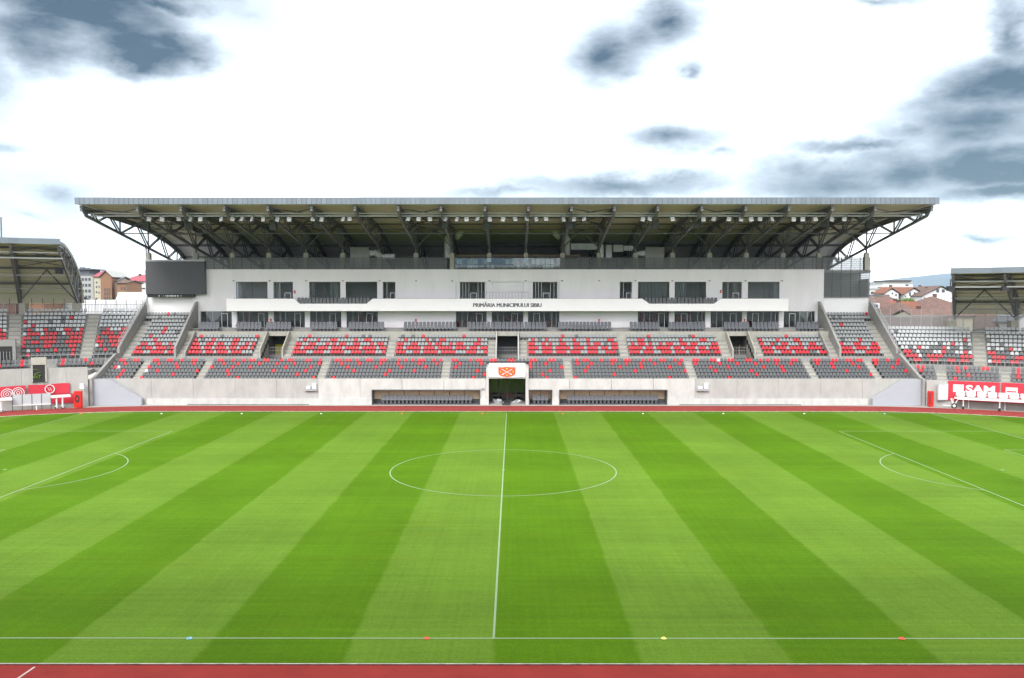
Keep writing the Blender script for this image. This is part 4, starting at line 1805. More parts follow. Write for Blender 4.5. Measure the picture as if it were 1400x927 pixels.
def straight_rows():
    # lower tier
    edges = [-WING + .15] + [v for x in L_AISLE[:4] for v in (x - .6, x + .6)] + ["T"] + [v for x in L_AISLE[4:] for v in (x - .6, x + .6)] + [WING - .15]
    prob = [.03, .045, .09, .13, .19, .43]
    for i, r in enumerate(LROW):
        tl_, tr_ = (PORT[0] - .05, PORT[1] + .05) if i < 5 else (0, 0)
        e = [x if x != "T" else None for x in edges]
        blocks = []
        flat = [-WING + .15]
        for x in L_AISLE[:4]:
            blocks.append((flat[-1], x - .6))
            flat.append(x + .6)
        blocks.append((flat[-1], tl_))
        flat.append(tr_)
        for x in L_AISLE[4:]:
            blocks.append((flat[-1], x - .6))
            flat.append(x + .6)
        blocks.append((flat[-1], WING - .15))
        for bi, (a, b) in enumerate(blocks):
            n = int((b - a) / .478)
            st = [0, None]
            for k in range(n):
                x = a + (b - a) * (k + .5) / n
                c = choose(rs, prob[i], st, "grey", "white", .006)
                k1, k2 = k + 1, n - k
                side = ("left", k1) if k1 <= k2 else ("right", k2)
                lab = "%s seat, %s row, %s from %s end, %s" % (COLN[c], ordinal(i + 1), ordinal(side[1]), side[0], LB[bi])
                SEATS.append(dict(p=(x, r["y"] + .42, r["z"]), rz=0, c=c, lab=lab, clip=(i == 0)))
    # upper tier
    px_blocks = [(255.5, 344), (398.5, 526.5), (539.5, 666), (722, 847), (860.5, 986.5), (1044.5, 1132)]
    prob = [.64, .80, .46, .20, .06]
    for i in range(5):
        r = UROW[i]
        for a, b in px_blocks:
            A, B = xs(a, 50), xs(b, 50)
            if i == 4 and a in (539.5, 722):
                A, B = (A, B + 1.2) if a < 700 else (A - 1.2, B)
            n = int((B - A) / .487)
            st = [0, None]
            for k in range(n):
                x = A + (B - A) * (k + .5) / n
                c = choose(rs, prob[i], st, "light", "grey", .16 if i == 0 else .05)
                SEATS.append(dict(p=(x, r["y"] + .42, r["z"]), rz=0, c=c, lab=None, clip=True))
    prob = [.62, .78, .36, .16, .07, .05, .05, .04, .03, .03, .03]
    for s in (-1, 1):
        for i in range(11):
            r = UROW[i]
            lo = 46.9
            hi = 54.1
            if i < 9:
                hi = 52.9       # stairs by the outer wing
            n = int((hi - lo) / .48)
            st = [0, None]
            for k in range(n):
                x = s * (lo + (hi - lo) * (k + .5) / n)
                c = choose(rs, prob[i], st, "light", "grey", .05)
                SEATS.append(dict(p=(x, r["y"] + .42, r["z"]), rz=0, c=c, lab=None, clip=True))


straight_rows()
for s in (-1, 1):
    stair(*sorted((s * 53.0, s * 54.2)), UROW[:9], WALKZ)

# ------------------------------------------------------------------ corner stands
def arc_pt(side, cx, cy, r, th):
    return (side * cx + side * r * math.sin(th), cy + r * math.cos(th))


TH1 = R(40)


def th0(r, cx, lim=54.65):
    return math.asin(min(.999, (lim - cx) / r))


def sweep_steps(mb, side, rows, cx, cy, depth, th1=TH1, n=18, thick=.6, skip=()):
    for i, (r, z) in enumerate(rows):
        a0 = th0(r, cx)
        for k in range(n):
            t0_, t1_ = a0 + (th1 - a0) * k / n, a0 + (th1 - a0) * (k + 1) / n
            P = [arc_pt(side, cx, cy, r, t0_), arc_pt(side, cx, cy, r, t1_), arc_pt(side, cx, cy, r + depth, t1_), arc_pt(side, cx, cy, r + depth, t0_)]
            if any(s0 <= (t0_ + t1_) / 2 <= s1 and i in rr for s0, s1, rr in skip):
                continue
            mb.add([(x, y, z - thick) for x, y in P] + [(x, y, z) for x, y in P],
                   [(3, 2, 1, 0), (4, 5, 6, 7), (0, 1, 5, 4), (1, 2, 6, 5), (2, 3, 7, 6), (3, 0, 4, 7)])


def arc_wall(mb, side, cx, cy, r, t, z0, z1, a0, a1, n=16, mi=0):
    for k in range(n):
        t0_, t1_ = a0 + (a1 - a0) * k / n, a0 + (a1 - a0) * (k + 1) / n
        P = [arc_pt(side, cx, cy, r, t0_), arc_pt(side, cx, cy, r, t1_), arc_pt(side, cx, cy, r + t, t1_), arc_pt(side, cx, cy, r + t, t0_)]
        mb.add([(x, y, z0) for x, y in P] + [(x, y, z1) for x, y in P],
               [(3, 2, 1, 0), (4, 5, 6, 7), (0, 1, 5, 4), (1, 2, 6, 5), (2, 3, 7, 6), (3, 0, 4, 7)], mi)


def radial_stair(parent, side, cx, cy, rows, zb, th, w_):
    mb = MB()
    pz = zb
    for r, z in rows:
        for rr0, rr1, z0, z1 in ((r - .4, r, pz - .05, (pz + z) / 2 + .02), (r + .002, r + .4, z - .1, z + .022)):
            c = [(rr0, -w_), (rr1, -w_), (rr1, w_), (rr0, w_)]
            P = []
            for rr, o in c:
                x, y = arc_pt(side, cx, cy, rr, th)
                P.append((x + side * o * math.cos(th), y - o * math.sin(th)))
            mb.add([(x, y, z0) for x, y in P] + [(x, y, z1) for x, y in P],
                   [(3, 2, 1, 0), (4, 5, 6, 7), (0, 1, 5, 4), (1, 2, 6, 5), (2, 3, 7, 6), (3, 0, 4, 7)])
        pz = z
    mb.build("stair", "stair", parent)


def arc_seats(side, cx, cy, r, z, spans, prob, base, base2, p2, row, tier, names):
    for (a, b), nm in zip(spans, names):
        if a is None:
            a = th0(r + .4, cx) + .25 / r
        n = int((b - a) * r / .5)
        st = [0, None]
        for k in range(n):
            t = a + (b - a) * (k + .5) / n
            x, y = arc_pt(side, cx, cy, r + .42, t)
            c = choose(rs, prob, st, base, base2, p2)
            # how far along from the end of the block nearest the pitch's middle
            lab = "%s seat, %s row, %s from inner end, %s" % (COLN[c], ordinal(row + 1), ordinal(k + 1), nm)
            # keep to what the frame shows (with a margin)
            vis = abs((x - CAMX) / (y - CAMY)) < .618
            if abs((x - CAMX) / (y - CAMY)) < .68:
                SEATS.append(dict(p=(x, y, z), rz=side * -t, c=c, lab=lab if vis else None, clip=not vis))


def corner(side, wall_top, low, up, low_spans, up_spans, stairs_low, stairs_up, label, pl_r, pl_px, low_names, up_names, low_prob, up_prob, up_base):
    cx, cy = BCX, BCY
    x, y = arc_pt(side, cx, cy, 43.3, R(22))
    t = thing("corner_stand", label, "grandstand", (x, y, 0))
    tr = MB()
    sweep_steps(tr, side, low, cx, cy, .8)
    lr, lz = low[-1]
    ur, uz = up[0]
    sweep_steps(tr, side, [(lr + .8, lz + .02)], cx, cy, ur - lr - .8 - .001)
    sweep_steps(tr, side, up, cx, cy, up[1][0] - up[0][0], thick=.75)
    back = up[-1]
    sweep_steps(tr, side, [(back[0] + up[1][0] - up[0][0], back[1] + .02)], cx, cy, 3.2)
    if low[0][0] > 45:
        sweep_steps(tr, side, [(43.61, low[0][1] - .06)], cx, cy, low[0][0] - 43.62)
    tr.build("terrace", "concrete", t)
    wl = MB()
    a0 = th0(43.3, cx, 54.64)
    nseg = 7
    for k in range(nseg):
        d = (TH1 - a0) / nseg
        arc_wall(wl, side, cx, cy, 43.3, .3, 0, wall_top, a0 + d * k + .0002, a0 + d * (k + 1) - .0002, 3)
    wl.build("front_wall", "wallconc", t)
    for th, rows, zb, w_ in stairs_low + stairs_up:
        radial_stair(t, side, cx, cy, rows, zb, th, w_)
    # rear guard rail with thin bars
    rb = back[0] + (2.3 if side > 0 else 1.6)
    zb = back[1]
    HR = 2.35 if side > 0 else 1.4
    rl = MB()
    a0 = th0(rb, cx)
    n = 60
    nb_ = 300 if side > 0 else 150
    for k in range(nb_ + 1):
        th = a0 + (TH1 - a0) * k / nb_
        x, y = arc_pt(side, cx, cy, rb, th)
        big = k % (nb_ // 20) == 0
        rl.bar((x, y, zb), (x, y, zb + (HR + .9 if big else HR)), .035 if big else (.02 if side > 0 else .02))
    for h in (.3, HR):
        prev = None
        for k in range(n + 1):
            th = a0 + (TH1 - a0) * k / n
            x, y = arc_pt(side, cx, cy, rb, th)
            if prev: rl.bar(prev, (x, y, zb + h), .03)
            prev = (x, y, zb + h)
    rl.build("rear_railing", "steel_l" if side > 0 else "steel", t)
    # handrail in front of the upper tier
    hr = MB()
    rr = ur - .15
    a0 = th0(rr, cx)
    prev = None
    for k in range(25):
        th = a0 + (TH1 - a0) * k / 24
        x, y = arc_pt(side, cx, cy, rr, th)
        hr.bar((x, y, uz - .5), (x, y, uz + .55), .02)
        if prev: hr.bar(prev, (x, y, uz + .55), .02)
        prev = (x, y, uz + .55)
    hr.build("handrail", "steel_l", t)
    for i, (r, z) in enumerate(low):
        arc_seats(side, cx, cy, r, z, low_spans, low_prob[i], "grey", "white", .0, i, "lower", low_names)
    for i, (r, z) in enumerate(up):
        f = i / (len(up) - 1)
        b, b2, p2 = up_base(i)
        arc_seats(side, cx, cy, r, z, up_spans, up_prob(i), b, b2, p2, i, "upper", up_names)
    # concrete plinths of the roof columns
    for px, r in pl_px:
        tn = R(20)
        for _ in range(40):                       # angle at which a column on this radius stands at that place along the stand
            x, y = arc_pt(side, cx, cy, r, tn)
            d = (px - 700) / FPX * (y - CAMY) + CAMX
            tn += (d * side - x * side) * .01
        zt_ = pl_r
        mb = MB()
        c = Vector((x, y))
        mb.box(x - .48, x + .48, y - .45, y + .45, zb - 1.0, zt_)
        mb.build("column_plinth", "stair", t)
    return t


LL = [(47.2, 4.68), (48.0, 5.12)]
LU = [(50.2 + .8 * i, 5.8 + .541 * i) for i in range(12)]
sw = R(17.8)


def span_around(stairs, half, r=50):
    out = [(None, R(stairs[0]) - half / r)]
    for a, b in zip(stairs, stairs[1:]):
        out.append((R(a) + half / r, R(b) - half / r))
    out.append((R(stairs[-1]) + half / r, R(36.5)))
    return out


def lu_prob(i):
    return [.12, .24, .40, .62, .62, .66, .36, .03, .02, .04, .0, .0][i]


def lu_base(i):
    return ("grey", "white", .05) if i < 5 else (("white", "grey", .35) if i < 7 else ("white", "grey", .04))


corner(-1, 5.1, LL, LU, [(None, R(22.2)), (R(26), R(36.5))], span_around((18.4, 28.2), .85), [], [(R(18.4), LU, 4.95, .75), (R(28.2), LU, 4.95, .75)],
       "curved corner stand with red, grey and white seats left of the grandstand", 13.35, [(104, 59.9), (31, 59.9)],
       ["left corner lower block", "left corner lower block past doorway"],
       ["left corner upper inner block", "left corner upper middle block", "left corner upper outer block"],
       [.16, .14], lu_prob, lu_base)

RL = [(43.9 + .8 * i, 3.03 + .42 * i) for i in range(4)]
RU = [(48.3 + .8 * i, 5.11 + .517 * i) for i in range(9)]


def ru_prob(i):
    return [.5, .55, .22, .12, .05, .03, .0, .0, .0][i]


def ru_base(i):
    return ("grey", "white", .15) if i < 2 else (("grey", "white", .45) if i < 4 else ("white", "grey", .10 if i < 6 else .02))


corner(1, 3.45, RL, RU, span_around((19.4, 28.6), .65, 45), span_around((25.3,), .85), [(R(19.4), RL[1:], RL[0][1], .6), (R(28.6), RL[1:], RL[0][1], .5)], [(R(25.3), RU, 4.4, .75)],
       "curved corner stand with red, grey and white seats right of the grandstand", 10.95, [(1299, 55.9), (1383, 55.9)],
       ["right corner lower inner block", "right corner block behind red board", "right corner lower outer block"],
       ["right corner upper inner block", "right corner upper outer block"],
       [.12, .14, .10, .3], ru_prob, ru_base)


def place_seats():
    protos = {}
    for c in ("grey", "light", "white", "red"):
        mb = seat_mesh(c)
        me_o = mb.build("stadium_seat", ["seat_" + c, "frame_d"])
        protos[c] = me_o
    vis = [s for s in SEATS if s["lab"] and not s["clip"]]
    vis.sort(key=lambda s: (s["p"][1] - CAMY))
    own = vis[:300]
    ids = {id(s) for s in own}
    used = set()
    for s in own:
        p = protos[s["c"]]
        if s["c"] in used:
            o = p.copy()
            COL.objects.link(o)
        else:
            o = p
            used.add(s["c"])
        o.location = s["p"]
        o.rotation_euler = (0, 0, s["rz"])
        tag(o, s["lab"], "stadium seat", "plastic seats of the stands")
    for c, p in protos.items():
        if c not in used:
            bpy.data.objects.remove(p)
    rest = MB()
    base = seat_mesh("x")
    mi = {"grey": 0, "light": 1, "white": 2, "red": 3}
    for s in SEATS:
        if id(s) in ids:
            continue
        ca, sa = math.cos(s["rz"]), math.sin(s["rz"])
        px, py, pz = s["p"]
        o = len(rest.v)
        rest.v += [(px + x * ca - y * sa, py + x * sa + y * ca, pz + z) for x, y, z in base.v]
        rest.f += [tuple(i + o for i in q) for q in base.f]
        rest.m += [4 if m else mi[s["c"]] for m in base.m]
    o = rest.build("stadium_seats", ["seat_grey", "seat_light", "seat_white", "seat_red", "black"])
    tag(o, "rows of small plastic seats in grey, white and red filling the stands", "stadium seats", "plastic seats of the stands", "stuff")


place_seats()

# ------------------------------------------------------------------ corner roofs
def corner_roof(side, cx, cy, r_tip, ths, prof, label, fascia_h, col_s, plinth_z, ribs=16):
    """prof: (distance from the tip along the truss, z)"""
    def P(th, s, z):
        x, y = cx * side + side * (r_tip + s) * math.sin(th), cy + (r_tip + s) * math.cos(th)
        return (x, y, z)
    t0_ = ths[0]
    bx, by, _ = P(t0_, col_s, 0)
    t = thing("stand_roof", label, "stand roof", (bx, by, plinth_z))
    mb = MB()
    nT = 14
    tt = [ths[0] + (ths[1] - ths[0]) * k / nT for k in range(nT + 1)]
    # fine profile so that the lining shows its ribs
    fine = []
    for (a, za), (b, zb) in zip(prof, prof[1:]):
        k = max(1, int(math.hypot(b - a, zb - za) / .9))
        for i in range(k):
            fine.append((a + (b - a) * i / k, za + (zb - za) * i / k))
    fine.append(prof[-1])
    m = len(fine)
    v = []
    for th in tt:
        for i, (s, z) in enumerate(fine):
            v.append(P(th, s, z))
        for i, (s, z) in enumerate(fine):
            a = fine[max(0, i - 1)]
            b = fine[min(m - 1, i + 1)]
            d = Vector((b[0] - a[0], b[1] - a[1])).normalized()
            v.append(P(th, s - d.y * .35, z + d.x * .35))
    K = 2 * m
    for k in range(nT):
        for i in range(m - 1):
            mb.add([v[k * K + i], v[k * K + i + 1], v[(k + 1) * K + i + 1], v[(k + 1) * K + i]], [(0, 1, 2, 3)], 0)
            mb.add([v[k * K + m + i], v[k * K + m + i + 1], v[(k + 1) * K + m + i + 1], v[(k + 1) * K + m + i]], [(0, 1, 2, 3)], 1)
    for k in (0, nT):
        for i in range(m - 1):
            mb.add([v[k * K + i], v[k * K + i + 1], v[k * K + m + i + 1], v[k * K + m + i]], [(0, 1, 2, 3)], 2)
    mb.build("roof_deck", ["soffit", "rooftop", "gutter"], t)
    rb = MB()
    for i in range(1, m - 1):
        s, z = fine[i]
        for a, b in zip(tt, tt[1:]):
            rb.bar(P(a, s, z - .05), P(b, s, z - .05), .06)
    rb.build("lining_ribs", "soffit", t)
    ed = MB()
    for a, b in zip(tt, tt[1:]):
        z0 = prof[0][1] - .05
        A0, B0 = P(a, -.16, z0), P(b, -.16, z0)
        A1, B1 = P(a, -.02, z0), P(b, -.02, z0)
        ed.add([A0, B0, B1, A1] + [(x, y, z + fascia_h) for x, y, z in (A0, B0, B1, A1)], [(3, 2, 1, 0), (4, 5, 6, 7), (0, 1, 5, 4), (1, 2, 6, 5), (2, 3, 7, 6), (3, 0, 4, 7)])
    ed.build("roof_edge", "gutter", t)

    def pz(s):
        for (a, za), (b, zb) in zip(prof, prof[1:]):
            if a <= s <= b:
                return za + (zb - za) * (s - a) / max(b - a, 1e-6)
        return prof[-1][1]

    smax = prof[-1][0]
    th_list = [ths[0] + .006 + k * R(7.1) for k in range(int((ths[1] - ths[0]) / R(7.1)) + 1)]
    zc = plinth_z + .15
    for th in th_list:
        tr = MB()
        prev = None
        k = 18
        for i in range(k + 1):
            s = .2 + (smax - .35) * i / k
            q = P(th, s, pz(s) - .22)
            if prev: tr.bar(prev, q, .14)
            prev = q
        zt0 = pz(.8)
        tip = P(th, .9, zt0 - 1.1)
        foot = P(th, col_s, zc)
        tr.bar(P(th, .3, pz(.3) - .3), tip, .12)
        tr.bar(tip, foot, .13)
        nodes = 5
        for i in range(nodes + 1):
            f = i / nodes
            b = Vector(tip).lerp(Vector(foot), f)
            sb = .9 + (col_s - .9) * f
            for ds in (-1.1, 1.1):
                s = min(max(.4, sb + ds + f * 2), smax - .4)
                tr.bar(b, P(th, s, pz(s) - .3), .07)
        tr.build("roof_truss", "steel", t)
        co = MB()
        co.bar(P(th, col_s, plinth_z), P(th, col_s, pz(col_s) - .3), .17)
        co.build("column", "steel", t)
    # level rails in front and purlins
    rl = MB()
    for s, z, r in ((1.6, prof[0][1] - 1.05, .08), (1.9, prof[0][1] - 1.75, .09), (col_s * .6, pz(col_s * .6) - 2.6, .07), (col_s, pz(col_s) - 2.2, .08)):
        for a, b in zip(tt, tt[1:]):
            rl.bar(P(a, s, z), P(b, s, z), r)
    rl.build("roof_rail", "steel_l", t)
    pu = MB()
    for f in (.2, .45, .7, .9):
        s = smax * f
        for a, b in zip(tt, tt[1:]):
            pu.bar(P(a, s, pz(s) - .2), P(b, s, pz(s) - .2), .12)
    pu.build("purlin", "steel", t)
    # braces in the first bay
    br = MB()
    if len(th_list) > 1:
        a, b = th_list[0], th_list[1]
        for s0, s1 in ((.4, 5), (5, 10), (10, 14)):
            br.bar(P(a, s0, pz(s0) - .4), P(b, s1, pz(s1) - .4), .06)
            br.bar(P(b, s0, pz(s0) - .4), P(a, s1, pz(s1) - .4), .06)
        m_ = (a + b) / 2
        br.bar(P(a, col_s, zc), P(m_, col_s - 2, pz(col_s - 2) - .3), .07)
        br.bar(P(b, col_s, zc), P(m_, col_s - 2, pz(col_s - 2) - .3), .07)
        br.build("cross_bracing", "steel", t)
    return t


Lp = [(0, 20.95), (3.5, 20.9), (7.0, 20.45), (11, 19.7), (14.5, 18.75), (17.5, 17.6), (19.6, 16.3), (21, 14.8), (21.6, 13.3)]
corner_roof(-1, 42.2, -.4, 42.6, (R(20.3), R(42)), Lp, "curved trussed roof with grey edge above the left corner stand", .72, 17.3, 13.35)
Rp = [(0, 17.25), (4, 17.3), (8, 17.0), (12, 16.3), (15.5, 15.2), (18.2, 13.9), (20, 12.5), (20.5, 11.7)]
corner_roof(1, 35.1, -.6, 46.0, (R(28.2), R(48)), Rp, "curved trussed roof with grey edge above the right corner stand", .72, 16.5, 10.95)

for k, (px, py, Y) in enumerate(((1299.5, 394.5, 41.5), (1373.5, 394.5, 38.5))):
    x, z = at(px, py, Y)
    mb = MB()
    mb.box(x - .42, x + .42, Y - .3, Y + .3, z - .3, z + .3, 0)
    mb.bar((x, Y, z + .3), (x, Y, z + 1.2), .05, mi=0)
    tag(mb.build("loudspeaker", "speaker", origin=(x, Y, z)), "black loudspeaker under the right corner roof, %s" % ("at its inner end" if k == 0 else "beside its second truss"), "loudspeaker")
x, z = at(81, 370, 46)
mb = MB()
mb.box(x - .4, x + .4, 45.7, 46.3, z - .45, z + .45)
tag(mb.build("loudspeaker", "speaker", origin=(x, 46, z)), "black loudspeaker under the left corner roof by its end truss", "loudspeaker")

# ------------------------------------------------------------------ things along the foot of the stands
def ramp(side, label):
    y = 41.75
    if side < 0:
        pts_ = [(117, 554), (117.5, 519), (147.6, 519), (191, 545), (191, 554)]
    else:
        pts_ = [(1270, 554), (1270, 519), (1237, 519.5), (1196, 545), (1195.5, 554)]
    pol = [(xs(p, y), max(0, zs(q, y)) if q < 550 else 0) for p, q in pts_]
    x0 = sum(p[0] for p in pol) / len(pol)
    mb = MB()
    mb.prism(pol, "y", y, y + .55)
    tag(mb.build("ramp_wall", "ramp", origin=(x0, y, 0)), label, "wall")


ramp(-1, "pale lavender sloping wall against the left end of the pitch wall")
ramp(1, "pale lavender sloping wall against the right end of the pitch wall")


def cabinet(p0, p1, y0, y1, Y, label, mat="cabinet", depth=.35, name="electric_cabinet", cat="cabinet"):
    a, zt = at(p0, y0, Y)
    b, zb = at(p1, y1, Y)
    t = thing(name, label, cat, ((a + b) / 2, Y, zb))
    MB().box(a, b, Y - depth, Y, zb, zt).build("body", mat, t)
    MB().box(a + .06, b - .06, Y - depth - .02, Y - depth - .001, zb + .08, zt - .06).build("door", mat, t)
    MB().box(a - .03, b + .03, Y - depth - .05, Y, zt + .001, zt + .05).build("lid", mat, t)


x_, y_ = arc_pt(1, BCX, BCY, 43.3, R(19.2))
cabinet(1281.5, 1294, 525.5, 546.5, y_ - .1, "tall white electric cabinet beside the red advertising board")
x_, y_ = arc_pt(-1, BCX, BCY, 43.3, R(19.2))
cabinet(110.5, 116.5, 524.5, 531.5, y_ - .1, "small white electric box on the wall beside the left ramp wall", name="electric_box")


def wall_shelf(px, flip, label):
    Y = WALL_Y
    t = thing("wall_socket_box", label, "socket box", (xs(px, Y), Y, zs(533, Y)))
    x = lambda p: xs(p, Y)
    s = -1 if flip else 1
    a, b = sorted((x(px - s * 6.5), x(px - s * .5)))
    MB().box(a, b, Y - .28, Y - .001, zs(531.5, Y), zs(528, Y)).build("low_box", "cabinet", t)
    a, b = sorted((x(px + s * 1.5), x(px + s * 7.5)))
    MB().box(a, b, Y - .28, Y - .001, zs(531.5, Y), zs(523.8, Y)).build("tall_box", "cabinet", t)
    MB().box(x(px - 8.3), x(px + 8.3), Y - .36, Y - .001, zs(534, Y), zs(532, Y)).build("shelf", "steel_l", t)


wall_shelf(424.5, False, "pair of white socket boxes on a grey shelf, wall left of the dugouts")
wall_shelf(961.5, False, "pair of white socket boxes on a grey shelf, wall right of the dugouts")
x, z = at(659.8, 531, WALL_Y)
tag(MB().box(x - .22, x + .22, WALL_Y - .2, WALL_Y - .002, z - .12, z + .12).build("wall_light", "steel_l", origin=(x, WALL_Y, z)), "small grey lamp box on the wall left of the tunnel", "wall lamp")
for a, b, l in ((254, 421, "long black hose lying along the wall foot left of the dugouts"), (930, 1097, "long black hose lying along the wall foot right of the dugouts")):
    mb = MB()
    rng = random.Random(a)
    Y = WALL_Y - .38
    pts_ = [(xs(a + (b - a) * i / 14, Y), Y + rng.uniform(-.05, .05), .045) for i in range(15)]
    mb.path(pts_, .045, 6)
    tag(mb.build("hose", "black", origin=(pts_[7][0], Y, 0)), l, "hose")


def hydrant_box(px0, px1, py0, py1, Y, label, reel):
    a, zt = at(px0, py0, Y)
    b, _ = at(px1, py1, Y)
    t = thing("fire_box", label, "fire hose box", ((a + b) / 2, Y, 0))
    zt = max(zt, 1.6)
    MB().box(a, b, Y, Y + .5, .05, zt).build("case", "redbox", t)
    if reel:
        c = Vector(((a + b) / 2, Y - .02, zt * .55))
        mb = MB()
        n = 18
        v, f = [], []
        for k in range(n):
            th = 2 * PI * k / n
            for rr in (.16, .36):
                v.append((c.x + rr * math.cos(th) * .85, Y - .03, c.z + rr * math.sin(th) * 1.45))
        f = [(2 * k, 2 * k + 1, (2 * k + 3) % (2 * n), (2 * k + 2) % (2 * n)) for k in range(n)]
        mb.add(v, f)
        v2 = [(x, Y - .004, z) for x, y, z in v]
        mb.add(v2, f)
        mb.build("hose_reel", "black", t)
    else:
        MB().box(a + .05, a + .16, Y - .03, Y - .002, .3, zt - .2).build("door_edge", "black", t)


x_, y_ = arc_pt(-1, BCX, BCY, 41.9, R(21))
hydrant_box(100.5, 110.5, 535, 552, 39.2, "red fire hose box with a black reel beside the left ramp wall", True)
hydrant_box(1270.8, 1276.5, 535, 553, 40.3, "narrow red fire box beside the right ramp wall", False)


def arc_board(side, r, th_a, th_b, z0, z1, name, label, mat, n=8, sag=0.0, cat="board"):
    x, y = arc_pt(side, BCX, BCY, r, (th_a + th_b) / 2)
    t = thing(name, label, cat, (x, y, z0))
    mb = MB()
    v, f = [], []
    for k in range(n + 1):
        u = k / n
        th = th_a + (th_b - th_a) * u
        wob = sag * math.sin(u * 9.0) * .5
        zz1 = z1 + sag * math.sin(u * 5 + 1) * .5
        for rr in (r, r + .05):
            p = arc_pt(side, BCX, BCY, rr + wob * .3, th)
            v += [(p[0], p[1], z0), (p[0], p[1], zz1)]
    for k in range(n):
        a, b = 4 * k, 4 * k + 4
        f += [(a, b, b + 1, a + 1), (a + 2, a + 3, b + 3, b + 2), (a + 1, b + 1, b + 3, a + 3), (a, a + 2, b + 2, b)]
    f += [(0, 1, 3, 2), (4 * n, 4 * n + 2, 4 * n + 3, 4 * n + 1)]
    mb.add(v, f)
    mb.build("panel", mat, t)
    return t


def theta_of(side, r, px):
    lo, hi = R(5), R(60)
    for _ in range(50):
        m = (lo + hi) / 2
        x, y = arc_pt(side, BCX, BCY, r, m)
        p = 700 + FPX * (x - CAMX) / (y - CAMY)
        if (p - px) * side < 0: lo = m
        else: hi = m
    return lo


def on_arc(side, r, px, z):
    th = theta_of(side, r, px)
    x, y = arc_pt(side, BCX, BCY, r, th)
    return Vector((x, y, z)), th


rB = 43.18
b1 = arc_board(1, rB, theta_of(1, rB, 1296.5), theta_of(1, rB, 1367.5), .85, 3.42, "advertising_board", "red advertising board lettered SAM behind the long white bench", "red", n=1)
b2 = arc_board(1, rB, theta_of(1, rB, 1369.5), theta_of(1, rB, 1424), .85, 3.42, "advertising_board", "red advertising board with a white rectangle at the right edge", "red", n=1)


def flat_frame(side, r, pxa, pxb):
    A, ta = on_arc(side, r, pxa, 0)
    B, tb = on_arc(side, r, pxb, 0)
    d = (B - A)
    d.normalize()
    nrm = Vector((-d.y, d.x, 0))
    if nrm.dot(Vector((CAMX, CAMY, 0)) - A) < 0: nrm = -nrm
    return A, B, d, nrm


def on_board(parent, name, side, r, pa, pb, x0, x1, z0, z1, mat, off=.02):
    A, B, d, nn = flat_frame(side, r, pa, pb)
    # x0,x1 as pixel columns along the chord
    def P(px, z):
        k = (px - 700) / FPX
        # intersection of the viewing column with the chord
        den = d.x - k * d.y
        s = (k * (A.y - CAMY) - (A.x - CAMX)) / den
        q = A + d * s + nn * off
        return Vector((q.x, q.y, z))
    mb = MB()
    a, b = P(x0, 0), P(x1, 0)
    v = [(a.x, a.y, z0), (b.x, b.y, z0), (b.x, b.y, z1), (a.x, a.y, z1)]
    v += [(q[0] - nn.x * .015, q[1] - nn.y * .015, q[2]) for q in v]
    mb.add(v, [(0, 1, 2, 3), (7, 6, 5, 4), (0, 4, 5, 1), (1, 5, 6, 2), (2, 6, 7, 3), (3, 7, 4, 0)])
    return mb.build(name, mat, parent), P, d, nn


_, PB, dB, nB = on_board(b1, "logo_block", 1, rB, 1296.5, 1367.5, 1303.5, 1318, 2.0, 2.98, "white")
q = PB(1341, 2.0)
text_mesh("lettering", "SAM", 1.32, "white", b1, q + nB * .012, (PI / 2, 0, math.atan2(dB.y, dB.x)), bold=.055, depth=.012, width=(PB(1360, 0) - PB(1319.5, 0)).length)
_, PB2, dB2, nB2 = on_board(b2, "logo_block", 1, rB, 1369.5, 1424, 1375.5, 1392, 1.9, 2.85, "white")
on_board(b2, "logo_stripe", 1, rB, 1369.5, 1424, 1377, 1390, 2.25, 2.4, "red", off=.03)

# red fabric banner on the left corner wall, hanging in front of it
rL = 43.1
bl = arc_board(-1, rL, theta_of(-1, rL, 91), theta_of(-1, rL, 34), 1.75, 3.05, "fabric_banner", "sagging red fabric banner with a white ring emblem on the left corner wall", "red", n=16, sag=.12, cat="banner")
bl2 = arc_board(-1, rL - .12, theta_of(-1, rL, 31), theta_of(-1, rL, -30), 1.55, 2.95, "fabric_banner", "red fabric banner with two white concentric ring marks at the left edge", "red", n=12, sag=.08, cat="banner")
bl3 = arc_board(-1, rL + .08, theta_of(-1, rL, 98), theta_of(-1, rL, 62), .5, 1.72, "fabric_banner", "plain red cloth hanging behind the white wheeled table by the fire box", "red", n=4, cat="banner")


def rings(parent, side, r, px, zc, radii, mat, slash=False):
    C, th = on_arc(side, r - .16, px, zc)
    d = Vector((math.cos(th) * side, -math.sin(th), 0))
    n_ = Vector((-side * math.sin(th), -math.cos(th), 0))
    mb = MB()
    K = 28
    for r0, r1 in radii:
        v, f = [], []
        for k in range(K):
            t = 2 * PI * k / K
            for rr in (r0, r1):
                for o in (0, .02):
                    v.append(C + d * rr * math.cos(t) + Vector((0, 0, rr * math.sin(t))) + n_ * o)
        for k in range(K):
            a, b = 4 * k, 4 * ((k + 1) % K)
            f += [(a + 1, a + 3, b + 3, b + 1), (a, b, b + 2, a + 2), (a, a + 1, b + 1, b), (a + 2, b + 2, b + 3, a + 3)]
        mb.add(v, f)
    if slash:
        for k in (-.12, .12):
            mb.bar(C + d * (-.12 + k) + Vector((0, 0, -.24)) + n_ * .02, C + d * (.12 + k) + Vector((0, 0, .24)) + n_ * .02, .022)
    return mb.build("ring_emblem", mat, parent)


rings(bl, -1, rL, 63.5, 2.42, [(.48, .58)], "white", True)
rings(bl2, -1, rL - .12, 20, 2.1, [(.14, .21), (.38, .46), (.62, .70)], "white")
rings(bl2, -1, rL - .12, 5, 2.0, [(.14, .21), (.38, .46), (.62, .70)], "white")


